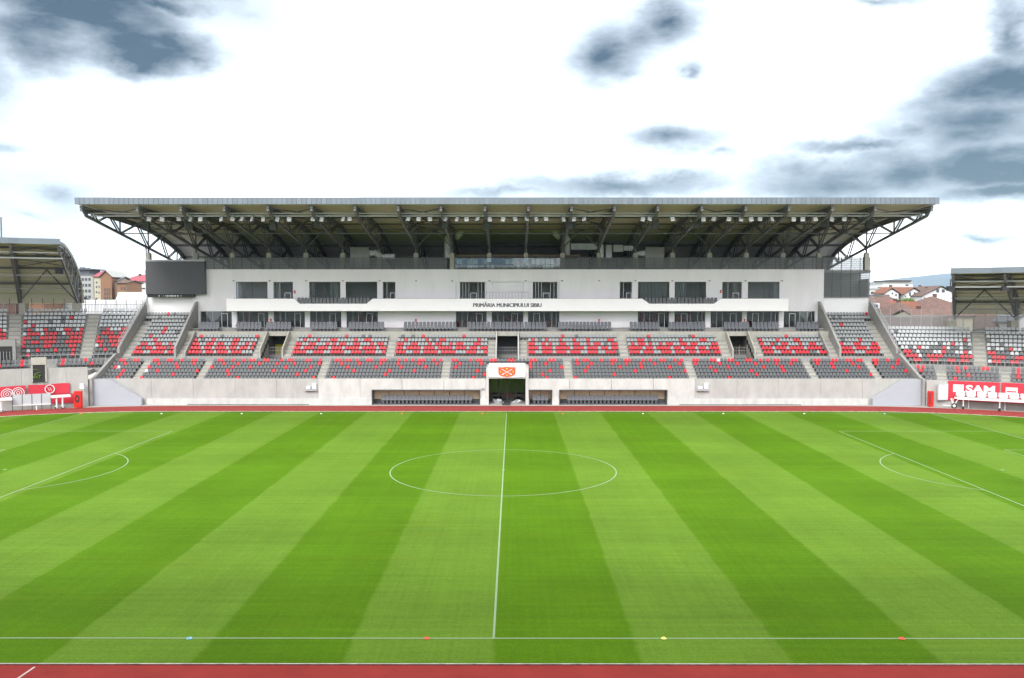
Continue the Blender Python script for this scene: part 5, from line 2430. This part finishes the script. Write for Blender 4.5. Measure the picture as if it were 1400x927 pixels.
def wheel(parent, c, r, wdt, d, name="wheel"):
    """wheel with axle direction d (unit, horizontal)"""
    mb = MB()
    mb.bar(c - d * wdt / 2, c + d * wdt / 2, r, 16)
    o = mb.build(name, "black", parent)
    m2 = MB()
    m2.bar(c - d * (wdt / 2 + .012), c + d * (wdt / 2 + .012), r * .55, 12)
    m2.build("rim", "white", o)


def trolley_bench():
    A = Vector((57.3, 39.15, 0))
    d = Vector((5.0, -2.72, 0)).normalized()
    n = Vector((d.y, -d.x, 0))                        # towards the pitch
    L = 11.0
    t = thing("mobile_bench", "long white wheeled bench with a row of white seats before the red board", "mobile bench", tuple(A + d * L / 2))

    def obox(mb, s0, s1, w0, w1, z0, z1, mi=0):
        P = [A + d * s0 + n * w0, A + d * s1 + n * w0, A + d * s1 + n * w1, A + d * s0 + n * w1]
        mb.add([(p.x, p.y, z0) for p in P] + [(p.x, p.y, z1) for p in P], [(3, 2, 1, 0), (4, 5, 6, 7), (0, 1, 5, 4), (1, 2, 6, 5), (2, 3, 7, 6), (3, 0, 4, 7)], mi)
    mb = MB()
    obox(mb, .3, L, -.55, .55, 1.18, 1.50)
    obox(mb, 0, .3, -.45, .45, 1.25, 1.45)
    mb.build("platform", "white", t)
    k = 9
    for i in range(k):
        s = .15 + i * 1.18
        m = MB()
        P0 = A + d * s
        obox(m, s, s + 1.05, -.35, .38, 1.70, 1.80)
        obox(m, s + .02, s + 1.03, -.42, -.3, 1.62, 2.2)
        obox(m, s + .45, s + .6, -.2, .2, 1.501, 1.699)
        obox(m, s + .1, s + .95, .28, .36, 1.56, 1.699)
        m.build("seat", "white", t)
    for s in (1.0, 5.0, 9.0):
        m = MB()
        for w_ in (.4,):
            p = A + d * s + n * w_
            m.bar((p.x, p.y, .3), (p.x, p.y, 1.2), .05)
            m.bar((p.x, p.y, .36), (p.x, p.y, .42), .12, 8)
        m.build("leg", "white", t)
        p = A + d * (s + .6) - n * .4
        MB().bar((p.x, p.y, .02), (p.x, p.y, 1.2), .04).build("leg", "white", t)
        wheel(t, A + d * s + n * .4 + Vector((0, 0, .19)), .19, .3, d)
    # towing wheel with its struts at the inner end
    m = MB()
    for w_ in (-.35, .35):
        c = A - d * .05 + n * (.2 + w_ * .4)
        m.bar((c.x, c.y, .3), (c.x + d.x * .5 * (1 if w_ > 0 else -.6), c.y + d.y * .5, 1.25), .05)
        m.bar((c.x, c.y, .3), (c.x - d.x * .35, c.y - d.y * .35, 1.25), .05)
    c = A - d * .1 + n * .2
    m.bar((c.x, c.y, .3), (c.x - d.x * 1.2, c.y - d.y * 1.2, .34), .05)
    m.build("tow_strut", "white", t)
    wheel(t, A + n * .35 + Vector((0, 0, .34)), .34, .22, n)


trolley_bench()


def wheeled_table(pxs, Y0, Y1, zt, label, tow=False):
    A = Vector((xs(pxs[0], Y0), Y0, 0))
    B = Vector((xs(pxs[1], Y1), Y1, 0))
    d = (B - A).normalized()
    n = Vector((d.y, -d.x, 0))
    L = (B - A).length
    t = thing("wheeled_table", label, "wheeled table", tuple((A + B) / 2), "white wheeled tables")
    mb = MB()
    P = [A - n * .5, B - n * .5, B + n * .5, A + n * .5]
    mb.add([(p.x, p.y, zt - .28) for p in P] + [(p.x, p.y, zt) for p in P], [(3, 2, 1, 0), (4, 5, 6, 7), (0, 1, 5, 4), (1, 2, 6, 5), (2, 3, 7, 6), (3, 0, 4, 7)])
    mb.build("tabletop", "white", t)
    for f in (.24, .56):
        p = A.lerp(B, f) + n * .35
        m = MB()
        m.bar((p.x, p.y, .3), (p.x, p.y, zt - .28), .07)
        m.bar((p.x, p.y, .30), (p.x, p.y, .4), .2, 8)
        m.build("leg", "white", t)
        wheel(t, p + Vector((0, 0, .2)), .2, .2, n)


wheeled_table((67.5, 93), 37.9, 39.3, 1.72, "white wheeled table beside the red fire hose box")
wheeled_table((-22, 13.5), 34.2, 35.7, 1.72, "white wheeled table at the left edge of the photo")


def panel_shelter():
    A = Vector((xs(14, 36.3), 36.3, 0))
    B = Vector((xs(67, 38.2), 38.2, 0))
    d = (B - A).normalized()
    n = Vector((d.y, -d.x, 0))
    L = (B - A).length
    t = thing("wheeled_screen", "grey panelled screen on a white rail between the two wheeled tables", "screen", tuple((A + B) / 2))
    for k in range(4):
        p, q = A + d * (L * k / 4 + .04), A + d * (L * (k + 1) / 4 - .04)
        m = MB()
        m.add([(p.x, p.y, .75), (q.x, q.y, .75), (q.x, q.y, 2.0), (p.x, p.y, 2.0), (p.x - n.x * .05, p.y - n.y * .05, .75), (q.x - n.x * .05, q.y - n.y * .05, .75), (q.x - n.x * .05, q.y - n.y * .05, 2.0), (p.x - n.x * .05, p.y - n.y * .05, 2.0)],
              [(0, 1, 2, 3), (7, 6, 5, 4), (0, 4, 5, 1), (1, 5, 6, 2), (2, 6, 7, 3), (3, 7, 4, 0)])
        m.build("panel", pm("screen_panel", (.42, .45, .47), .5), t)
    for k in range(5):
        p = A + d * (L * k / 4)
        m = MB()
        m.bar((p.x, p.y, 0), (p.x, p.y, 2.05), .035)
        m.build("post", "steel", t)
    m = MB()
    m.bar(tuple(A + n * .06 + Vector((0, 0, .66))), tuple(B + n * .06 + Vector((0, 0, .66))), .07)
    m.build("rail", "white", t)
    p = A + d * L * .62 + n * .3
    m = MB()
    m.bar((p.x, p.y, 0), (p.x, p.y, .5), .06)
    m.build("jack_leg", "white", t)


panel_shelter()


def doorway_left():
    # opening in the left corner wall with a pale lintel
    r = 43.22
    ta, tb = theta_of(-1, r, 58), theta_of(-1, r, 41)
    x, y = arc_pt(-1, BCX, BCY, r, (ta + tb) / 2)
    t = thing("wall_doorway", "dark doorway with pale lintel in the left corner stand wall", "doorway", (x, y, 0))
    m = MB()
    arc_wall(m, -1, BCX, BCY, r - .12, .1, 3.35, 5.55, ta, tb, 4)
    m.build("opening", "black", t)  # black slab on the wall face stands in for the doorway's darkness
    m = MB()
    arc_wall(m, -1, BCX, BCY, r - .25, .5, 5.56, 6.5, ta - .004, tb + .004, 4)
    m.build("lintel", "stair", t)
    m = MB()
    for th in (ta - .004, tb):
        arc_wall(m, -1, BCX, BCY, r - .18, .3, 3.35, 5.55, th, th + .004, 1)
    m.build("jamb", "wallconc", t)
    m = MB()
    rng = random.Random(9)
    for k in range(26):
        th = ta + (tb - ta) * (.35 + .6 * rng.random())
        x, y = arc_pt(-1, BCX, BCY, r - .16, th)
        z = rng.uniform(3.9, 5.0)
        m.bar((x - .12, y, z), (x + .12, y - .02, z + rng.uniform(-.05, .05)), .05)
    m.build("greenery", pm("leaf_green", (.07, .12, .02), .8), t)


doorway_left()


# dark doorway between the seats at the left edge
def upper_portal():
    r = 50.6
    ta, tb = theta_of(-1, r, 15), theta_of(-1, r, -25)
    x, y = arc_pt(-1, BCX, BCY, r, (ta + tb) / 2)
    t = thing("seat_doorway", "dark doorway cut into the seats at the left edge", "doorway", (x, y, 6))
    m = MB()
    arc_wall(m, -1, BCX, BCY, r - .9, 2.4, 4.9, 8.5, ta - .006, tb, 4)
    m.build("surround", "wing", t)
    m = MB()
    arc_wall(m, -1, BCX, BCY, r - .95, .045, 4.95, 7.7, ta + .002, tb, 4)
    m.build("opening", "black", t)  # black sheet over the solid surround imitates the dark inside
    m = MB()
    for k in range(10):
        th = ta + (tb - ta) * k / 9
        x, y = arc_pt(-1, BCX, BCY, r - 1.05, th)
        m.bar((x, y, 5.5), (x, y, 7.0), .02)
    m.build("railing", "steel_l", t)


upper_portal()

# ------------------------------------------------------------------ training cones
cone_cols = {"cyan": (.22, .50, .62), "orange": (.80, .09, .02), "yellow": (.85, .75, .18), "white": (.80, .80, .76)}
for c, v in cone_cols.items():
    M["cone_" + c] = pm("cone_" + c, v, .5)


def cone_mesh():
    mb = MB()
    n = 16
    prof = [(.115, 0), (.115, .012), (.10, .02), (.035, .075), (.03, .075), (.03, .02)]
    v, f = [], []
    for r, z in prof:
        for k in range(n):
            v.append((r * math.cos(2 * PI * k / n), r * math.sin(2 * PI * k / n), z))
    for i in range(len(prof) - 1):
        for k in range(n):
            f.append((i * n + k, i * n + (k + 1) % n, (i + 1) * n + (k + 1) % n, (i + 1) * n + k))
    mb.add(v, f)
    return mb


def cone(px, py, c, label, sc=1.0):
    d = ray(px, py)
    t = CAMZ / -d[2]
    mb = cone_mesh()
    mb.v = [(x * sc, y * sc, z * sc) for x, y, z in mb.v]
    o = mb.build("marker_cone", "cone_" + c)
    o.location = (CAMX + d[0] * t, CAMY + d[1] * t, .018)
    tag(o, label, "cone", "marker cones on the touchlines")


cone(259, 873.6, "cyan", "pale blue marker cone on the near touchline")
cone(583.5, 873.6, "orange", "orange marker cone on the near touchline left of the halfway line", 1.0)
cone(907.5, 873.6, "yellow", "pale yellow marker cone on the near touchline", 1.0)
cone(1233, 874, "orange", "orange marker cone on the near touchline far right of the halfway line", 1.05)
for i, (px, c) in enumerate(((110.7, "orange"), (220.8, "white"), (330.4, "white"), (439, "white"), (549.8, "orange"), (659.7, "orange"), (769.6, "orange"), (879.1, "white"), (989, "white"), (1099.6, "white"), (1209.3, "cyan"))):
    cone(px, 566.0, c, "small %s marker cone on the far touchline, %s from its left end" % ("pale blue" if c == "cyan" else c, ordinal(i + 1)), 1.15)

# ------------------------------------------------------------------ town behind
M["tile_o"] = pm("tile_orange", (.15, .052, .026), .85, var=.3, vscale=1.1)
M["tile_b"] = pm("tile_brown", (.095, .055, .043), .9, var=.35, vscale=.9)
M["tile_p"] = pm("tile_pink", (.105, .058, .045), .9, var=.35, vscale=.8)
M["tile_r"] = pm("roof_red", (.24, .022, .035), .6, var=.1, vscale=1)
M["hwhite"] = pm("house_white", (.56, .56, .57), .8)
M["hcream"] = pm("house_cream", (.40, .37, .28), .8)
M["hgrey"] = pm("house_grey", (.31, .32, .30), .8)
M["horange"] = pm("house_orange", (.21, .108, .06), .8)
M["hbeige"] = pm("house_beige", (.30, .255, .20), .8)
M["eave"] = pm("eave_dark", (.06, .045, .04), .8)
M["winglass"] = pm("far_window", (.06, .07, .09), .15)
M["slate"] = pm("slate_roof", (.09, .095, .11), .7)


def wins(parent, rects, Y, depth=.06):
    """each window its own part with a pane; rects in px"""
    for (a, b, c, d) in rects:
        x0, z1 = at(a, c, Y)
        x1, z0 = at(b, d, Y)
        if x1 - x0 < .25: x1 = x0 + .25
        fr = MB()
        t = .12
        fr.box(x0, x1, Y - depth, Y - .005, z0, z0 + t)
        fr.box(x0, x1, Y - depth, Y - .005, z1 - t, z1)
        fr.box(x0, x0 + t, Y - depth, Y - .005, z0 + t, z1 - t)
        fr.box(x1 - t, x1, Y - depth, Y - .005, z0 + t, z1 - t)
        fo = fr.build("window", "frame_d" if x1 - x0 < 1.3 else "hwhite", parent)
        MB().box(x0 + t, x1 - t, Y - depth + .02, Y - .006, z0 + t, z1 - t).build("pane", "winglass", fo)


def block(name, label, px0, px1, py, Y, depth, wall, roofdef, w=(), cat="building"):
    """walls from the ground to py; roofdef: ('flat', over), ('gablex', rise px) ridge along x, ('gabley', apex px) ridge along y, ('hip', rise px)"""
    x0, z1 = at(px0, py, Y)
    x1, _ = at(px1, py, Y)
    t = thing(name, label, cat, ((x0 + x1) / 2, Y, 0))
    MB().box(x0, x1, Y, Y + depth, -.2, z1).build("wall", wall, t)
    k, v, rm = roofdef
    o = .5
    if k == "flat":
        MB().box(x0 - v, x1 + v, Y - v, Y + depth + v, z1 + .002, z1 + .5).build("roof", rm, t)
    else:
        zr = zs(v, Y) if k == "gabley" else zs(v, Y + depth / 2)
        xm, ym = (x0 + x1) / 2, Y + depth / 2
        X0, X1, Y0, Y1 = x0 - o, x1 + o, Y - o, Y + depth + o
        zb = z1 - .25
        if k == "gablex":
            V = [(X0, Y0, zb), (X1, Y0, zb), (X1, Y1, zb), (X0, Y1, zb), (X0, ym, zr), (X1, ym, zr)]
            F = [(0, 1, 5, 4), (3, 4, 5, 2)]
            G = [(x0, Y, z1), (x0, Y + depth, z1), (x0, ym, zr - .3), (x1, Y, z1), (x1, Y + depth, z1), (x1, ym, zr - .3)]
        elif k == "gabley":
            V = [(X0, Y0, zb), (X1, Y0, zb), (X1, Y1, zb), (X0, Y1, zb), (xm, Y0, zr), (xm, Y1, zr)]
            F = [(0, 4, 5, 3), (1, 2, 5, 4)]
            G = [(x0, Y, z1), (x1, Y, z1), (xm, Y, zr - .3), (x0, Y + depth, z1), (x1, Y + depth, z1), (xm, Y + depth, zr - .3)]
        else:
            rx = max((X1 - X0) / 2 - (Y1 - Y0) / 2, .4)
            V = [(X0, Y0, zb), (X1, Y0, zb), (X1, Y1, zb), (X0, Y1, zb), (xm - rx, ym, zr), (xm + rx, ym, zr)]
            F = [(0, 1, 5, 4), (1, 2, 5), (2, 3, 4, 5), (3, 0, 4)]
            G = None
        m = MB()
        m.add(V, F)
        m.add([(x, y, z + .22) for x, y, z in V], F)
        # edge strips
        es = [(0, 1), (1, 2), (2, 3), (3, 0)] if k == "hip" else ([(0, 1), (1, 5), (5, 2), (2, 3), (3, 4), (4, 0)] if k == "gablex" else [(0, 4), (4, 1), (1, 2), (2, 5), (5, 3), (3, 0)])
        for a, b in es:
            p, q = V[a], V[b]
            m.add([p, q, (q[0], q[1], q[2] + .22), (p[0], p[1], p[2] + .22)], [(0, 1, 2, 3)], 1)
        rf_ = m.build("roof", [rm, "eave"], t)
        if cat == "building" and depth >= 10 and (x1 - x0) > 5:
            cx_ = x0 + (x1 - x0) * (.3 + .4 * ((px0 * 7.3) % 1))
            zc_ = zr if k != "gabley" else (zr + zb) / 2 + .6
            yc_ = ym + (1.2 if k != "gabley" else 0)
            MB().box(cx_ - .4, cx_ + .4, yc_ - .3, yc_ + .3, zc_ - 1.2, zc_ + .75).box(cx_ - .48, cx_ + .48, yc_ - .38, yc_ + .38, zc_ + .751, zc_ + .9).build("chimney", "tile_b", rf_)
        if G:
            MB().add(G[:3], [(0, 1, 2)]).build("gable", wall, t)
            MB().add(G[3:], [(0, 1, 2)]).build("gable", wall, t)
    wins(t, w, Y)
    return t


# left side
bA = block("apartment_block", "pale grey apartment block with a dark set-back top storey", 100, 127.5, 376.5, 230, 16, "hgrey", ("flat", .2, "slate"),
           [(111.5 + 4.6 * i + (2 if i > 2 else 0), 114.9 + 4.6 * i + (2 if i > 2 else 0), y, y + 4) for y in (380, 388, 396, 404) for i in range(3)])
x0, z0 = at(103, 376, 233)
x1, z1 = at(124, 369, 233)
MB().box(x0, x1, 232, 240, z0, z1).build("top_storey", "slate", bA)
MB().box(x0 - .5, x1 + 1.6, 231, 241, z1 + .01, z1 + .35).build("top_roof", "slate", bA)
for a, b, y in ((110.5, 115, 365.5), (119, 122, 366.5)):
    xa, za = at(a, y, 235)
    xb, _ = at(b, y, 235)
    MB().box(xa, xb, 234, 236, z1 + .36, za).build("roof_vent", "slate", bA)
block("orange_house", "tall orange and cream house with a red roof and grey gable", 128.5, 142, 378, 225, 14, "hcream", ("gablex", 371, "tile_r"),
      [(131, 133, y, y + 2.6) for y in (385, 391, 398, 407)] + [(134.8, 136.2, y, y + 2.6) for y in (391, 399)])
oh = block("orange_house", "orange gabled house front with rows of small dark windows", 137.3, 152.5, 378.5, 222, 12, "horange", ("gabley", 370.5, "hgrey"),
           [(142.6 + 3.2 * i, 144.4 + 3.2 * i, y, y + 4.5) for y in (394, 399.5, 405.5) for i in range(3)])
block("beige_house", "narrow beige house between the two orange ones", 152.8, 159.5, 384, 224, 12, "hbeige", ("gablex", 379, "slate"), [(154.3, 155.8, y, y + 2.5) for y in (390, 395.5, 402.5)])
block("orange_house", "low orange house with brown roof beside the white house", 159.8, 172.5, 386.5, 220, 12, "horange", ("gablex", 384.2, "tile_b"), [(165.2, 167, 392, 396.5), (169, 171.2, 392, 396.8)])
block("white_house", "white house with a bright red hipped roof beside the scoreboard", 160, 199.5, 384.5, 250, 22, "hwhite", ("hip", 377.2, "tile_r"), [(192.5, 199, 393, 395.8), (174.8, 176, 390, 394)])
block("white_house", "higher white house with red roof rising behind the hipped one", 180, 198, 379.5, 268, 18, "hwhite", ("gablex", 376, "tile_r"))
tn = thing("market_hall", "low hall with pale sloping roof behind the left corner stand", "hall", (xs(180, 170), 170, 0))
m = MB()
xa, za = at(157, 410.5, 165)
xb, _ = at(203, 410.5, 165)
xc, zc = at(163.5, 400, 185)
xd, _ = at(199, 400, 185)
m.add([(xa, 165, za), (xb, 165, za), (xd, 185, zc), (xc, 185, zc), (xa, 165, za - .3), (xb, 165, za - .3), (xd, 185, zc - .3), (xc, 185, zc - .3)], [(0, 1, 2, 3), (7, 6, 5, 4), (0, 4, 5, 1), (1, 5, 6, 2), (2, 6, 7, 3), (3, 7, 4, 0)])
m.build("roof", "hwhite", tn)
MB().box(xa + .3, xb - .3, 165.4, 184, 0, za - .35).build("wall", "hgrey", tn)
m = MB()
m.box(xs(161, 186), xs(200, 186), 186, 186.4, 0, zs(399.2, 186))
m.build("parapet", "hcream", tn)
block("white_shed", "long low white shed behind the left corner railing", 104, 205, 412.5, 150, 8, "hwhite", ("flat", .1, "hwhite"))
block("brick_house", "brick house seen through the railing under the left corner roof", -10, 22, 412, 175, 10, "tile_p", ("gablex", 407, "tile_b"))
block("brick_house", "orange brick house glimpsed under the left corner roof by the column", 36, 60, 409, 170, 10, "horange", ("gablex", 404, "tile_b"))
block("grey_house", "grey house glimpsed under the left corner roof beside the end truss", 66, 100, 411, 180, 10, "hgrey", ("gablex", 406, "slate"))

# right side
ob = block("office_block", "white office block with dark flat roof below the hills", 1207, 1248, 388, 420, 30, "hwhite", ("flat", .3, "hgrey"),
           [(1237.5, 1242.5, 386.6 + 2, 391.5)] + [(1210 + 5 * i, 1213.5 + 5 * i, 390.5, 391.6) for i in range(5)])
x0, z0 = at(1212, 387.4, 424)
x1, z1 = at(1244, 385, 424)
MB().box(x0, x1, 424, 440, z0, z1).build("top_storey", "hgrey", ob)
MB().box(x0 - .5, x1 + .5, 423, 441, z1 + .01, z1 + .8).build("top_roof", "eave", ob)
block("flat_house", "white flat roofed house beside the grandstand's right end", 1186, 1212, 396, 215, 14, "hwhite", ("flat", .3, "hgrey"), [(1190.5, 1194.5, 399, 401.8), (1200, 1205.8, 398.8, 402.2)])
block("flat_house", "cream extension with a grey roof in front of the flat roofed house", 1186, 1215, 405, 200, 8, "hcream", ("flat", .2, "slate"))
block("gabled_house", "white house wing with a dark edged gable left of the orange roof", 1209.5, 1228.5, 401, 205, 8, "hwhite", ("gabley", 394.3, "tile_o"), [(1219, 1221, 400, 402.5), (1224, 1226, 402, 405)])
block("gabled_house", "long white house with an orange tiled roof below the office block", 1214, 1258, 401.6, 211, 12, "hwhite", ("gablex", 393.3, "tile_o"))
block("gabled_house", "white gabled house wing with pink balcony right of the orange roof", 1236.5, 1262, 402, 203, 8, "hwhite", ("gabley", 393.6, "tile_o"),
      [(1243, 1245.2, 399.5, 404.5), (1249.5, 1251.5, 399.5, 404.5), (1236.8, 1239, 404, 405.8), (1255, 1257.5, 404, 405.8)])
block("gabled_house", "tall white gabled house with brown roof next to the right corner roof", 1261, 1312, 404.5, 196, 14, "hwhite", ("gabley", 391.5, "tile_b"),
      [(1280, 1284, 395.5, 400), (1287.5, 1291.5, 395.5, 400), (1275.5, 1279, 404, 406.5), (1263, 1265, 406.5, 409.5), (1263, 1265, 411, 414)])
block("tiled_house", "house with a long brown roof ridge behind the white gables", 1252, 1290, 401, 232, 14, "hcream", ("gablex", 393.4, "tile_b"))
dh = block("tiled_house", "house with a pinkish brown tiled roof and white dormer near the grandstand", 1170, 1226, 424, 140, 16, "hcream", ("gablex", 407.5, "tile_p"))
xa, za = at(1190.5, 414.5, 140.6)
xb, zb_ = at(1202.5, 421.5, 140.6)
MB().box(xa, xb, 140.6, 145, zb_, za).build("dormer", "hwhite", dh)
MB().box(xa + .5, xb - .35, 140.53, 140.59, zb_ + .2, za - .3).build("dormer_window", "winglass", dh)
block("tiled_house", "house with a red roof patch between brown roofs", 1213, 1236, 422, 152, 12, "hcream", ("gablex", 411.5, "tile_r"))
block("tiled_house", "house with dark brown hipped roof behind the red roof patch", 1212, 1231, 413, 168, 12, "hcream", ("hip", 404, "tile_b"))
block("tiled_house", "house with an orange roof left of the large hipped roof", 1227, 1262, 425, 145, 10, "hwhite", ("gablex", 413, "tile_o"))
block("tiled_house", "nearest house with a large brown hipped roof behind the corner fence", 1229, 1270, 431, 128, 16, "hcream", ("hip", 415, "tile_b"))
block("tiled_house", "house with an orange tiled roof right of the large hipped roof", 1260, 1284, 421, 150, 12, "hcream", ("gablex", 414, "tile_o"))
block("tiled_house", "house with a brownish pink hipped roof beside the corner roof", 1266, 1330, 424, 141, 18, "hcream", ("hip", 406.5, "tile_p"))
block("tiled_house", "house with a low pale pink roof just behind the right corner fence", 1250, 1330, 432, 118, 10, "hcream", ("gablex", 424, "tile_p"))
block("tiled_house", "brown roofed house seen beneath the right corner roof", 1318, 1382, 449, 122, 14, "hgrey", ("gablex", 427, "tile_b"))
block("white_house", "white gabled house at the right edge beneath the corner roof", 1383, 1440, 440, 118, 12, "hwhite", ("gabley", 424, "slate"))
block("brown_shed", "brown shed wall behind the right corner fence", 1205, 1296, 437, 112, 6, "tile_p", ("flat", .1, "tile_b"))


def leafy(name, label, x, y, z0, h, rx, ry, rz, col, seed, leaves=900, trunk_r=.2):
    rng = random.Random(seed)
    t = thing(name, label, "tree", (x, y, z0))
    m = MB()
    m.bar((x, y, z0), (x, y, z0 + h - rz), trunk_r, 8)
    for k in range(5):
        a = 2 * PI * k / 5
        m.bar((x, y, z0 + h - rz * 1.4), (x + rx * .5 * math.cos(a), y + ry * .5 * math.sin(a), z0 + h - rz * .5), trunk_r * .4, 5)
    m.build("trunk", "tile_b", t)
    c = MB()
    cl = [(rng.uniform(-1, 1), rng.uniform(-1, 1), rng.uniform(-.6, .9), rng.uniform(.35, .6)) for _ in range(14)]
    for _ in range(leaves):
        a, b, d, r = rng.choice(cl)
        v = Vector((rng.gauss(0, 1), rng.gauss(0, 1), rng.gauss(0, 1))).normalized() * r * rng.random() ** .4
        p = Vector((x + (a * .62 + v.x) * rx, y + (b * .62 + v.y) * ry, z0 + h - rz + (d * .62 + v.z) * rz))
        s = rng.uniform(.12, .26)
        u = Vector((rng.gauss(0, 1), rng.gauss(0, 1), rng.gauss(0, 1))).normalized()
        w_ = u.orthogonal().normalized()
        c.add([p + u * s, p + w_ * s * .6, p - u * s, p - w_ * s * .6], [(0, 1, 2, 3)])
    c.build("crown", pm("leaves_" + name + str(seed), col, .7, island=.45), t)


xt, zt_ = at(1241.5, 407, 158)
leafy("round_tree", "small round bright green tree between the tiled roofs", xt, 158, 0, zt_, 1.95, 2.0, 1.1, (.09, .15, .02), 5, 1400)

for k, (px, py, Y, h_, rx_) in enumerate(((1204, 403, 196, 0, 2.2), (1268, 411, 165, 0, 1.8), (1217, 410, 175, 0, 1.6), (150, 407, 200, 0, 1.6), (172, 398, 205, 0, 1.8))):
    xx, zz = at(px, py, Y)
    leafy("garden_tree", "small dark green tree among the houses %s" % ("beside the flat roofed house", "below the tall white gabled house", "behind the dormer roof", "in front of the orange gabled house", "before the red hipped roof")[k],
          xx, Y, 0, zz, rx_, rx_, 1.5, (.05, .085, .025), 30 + k, 500)
# tall dark mast at the left edge
xm_, zm_ = at(1.2, 297, 120)
m = MB()
m.bar((xm_, 120, 0), (xm_, 120, zm_), .16, 6)
for z in (zm_ - .2, zm_ - 2.6, zm_ - 5):
    m.bar((xm_, 120, z), (xm_ + .5, 120, z), .04)
tag(m.build("mast", "steel", origin=(xm_, 120, 0)), "thin dark lattice mast rising behind the left corner roof", "mast")
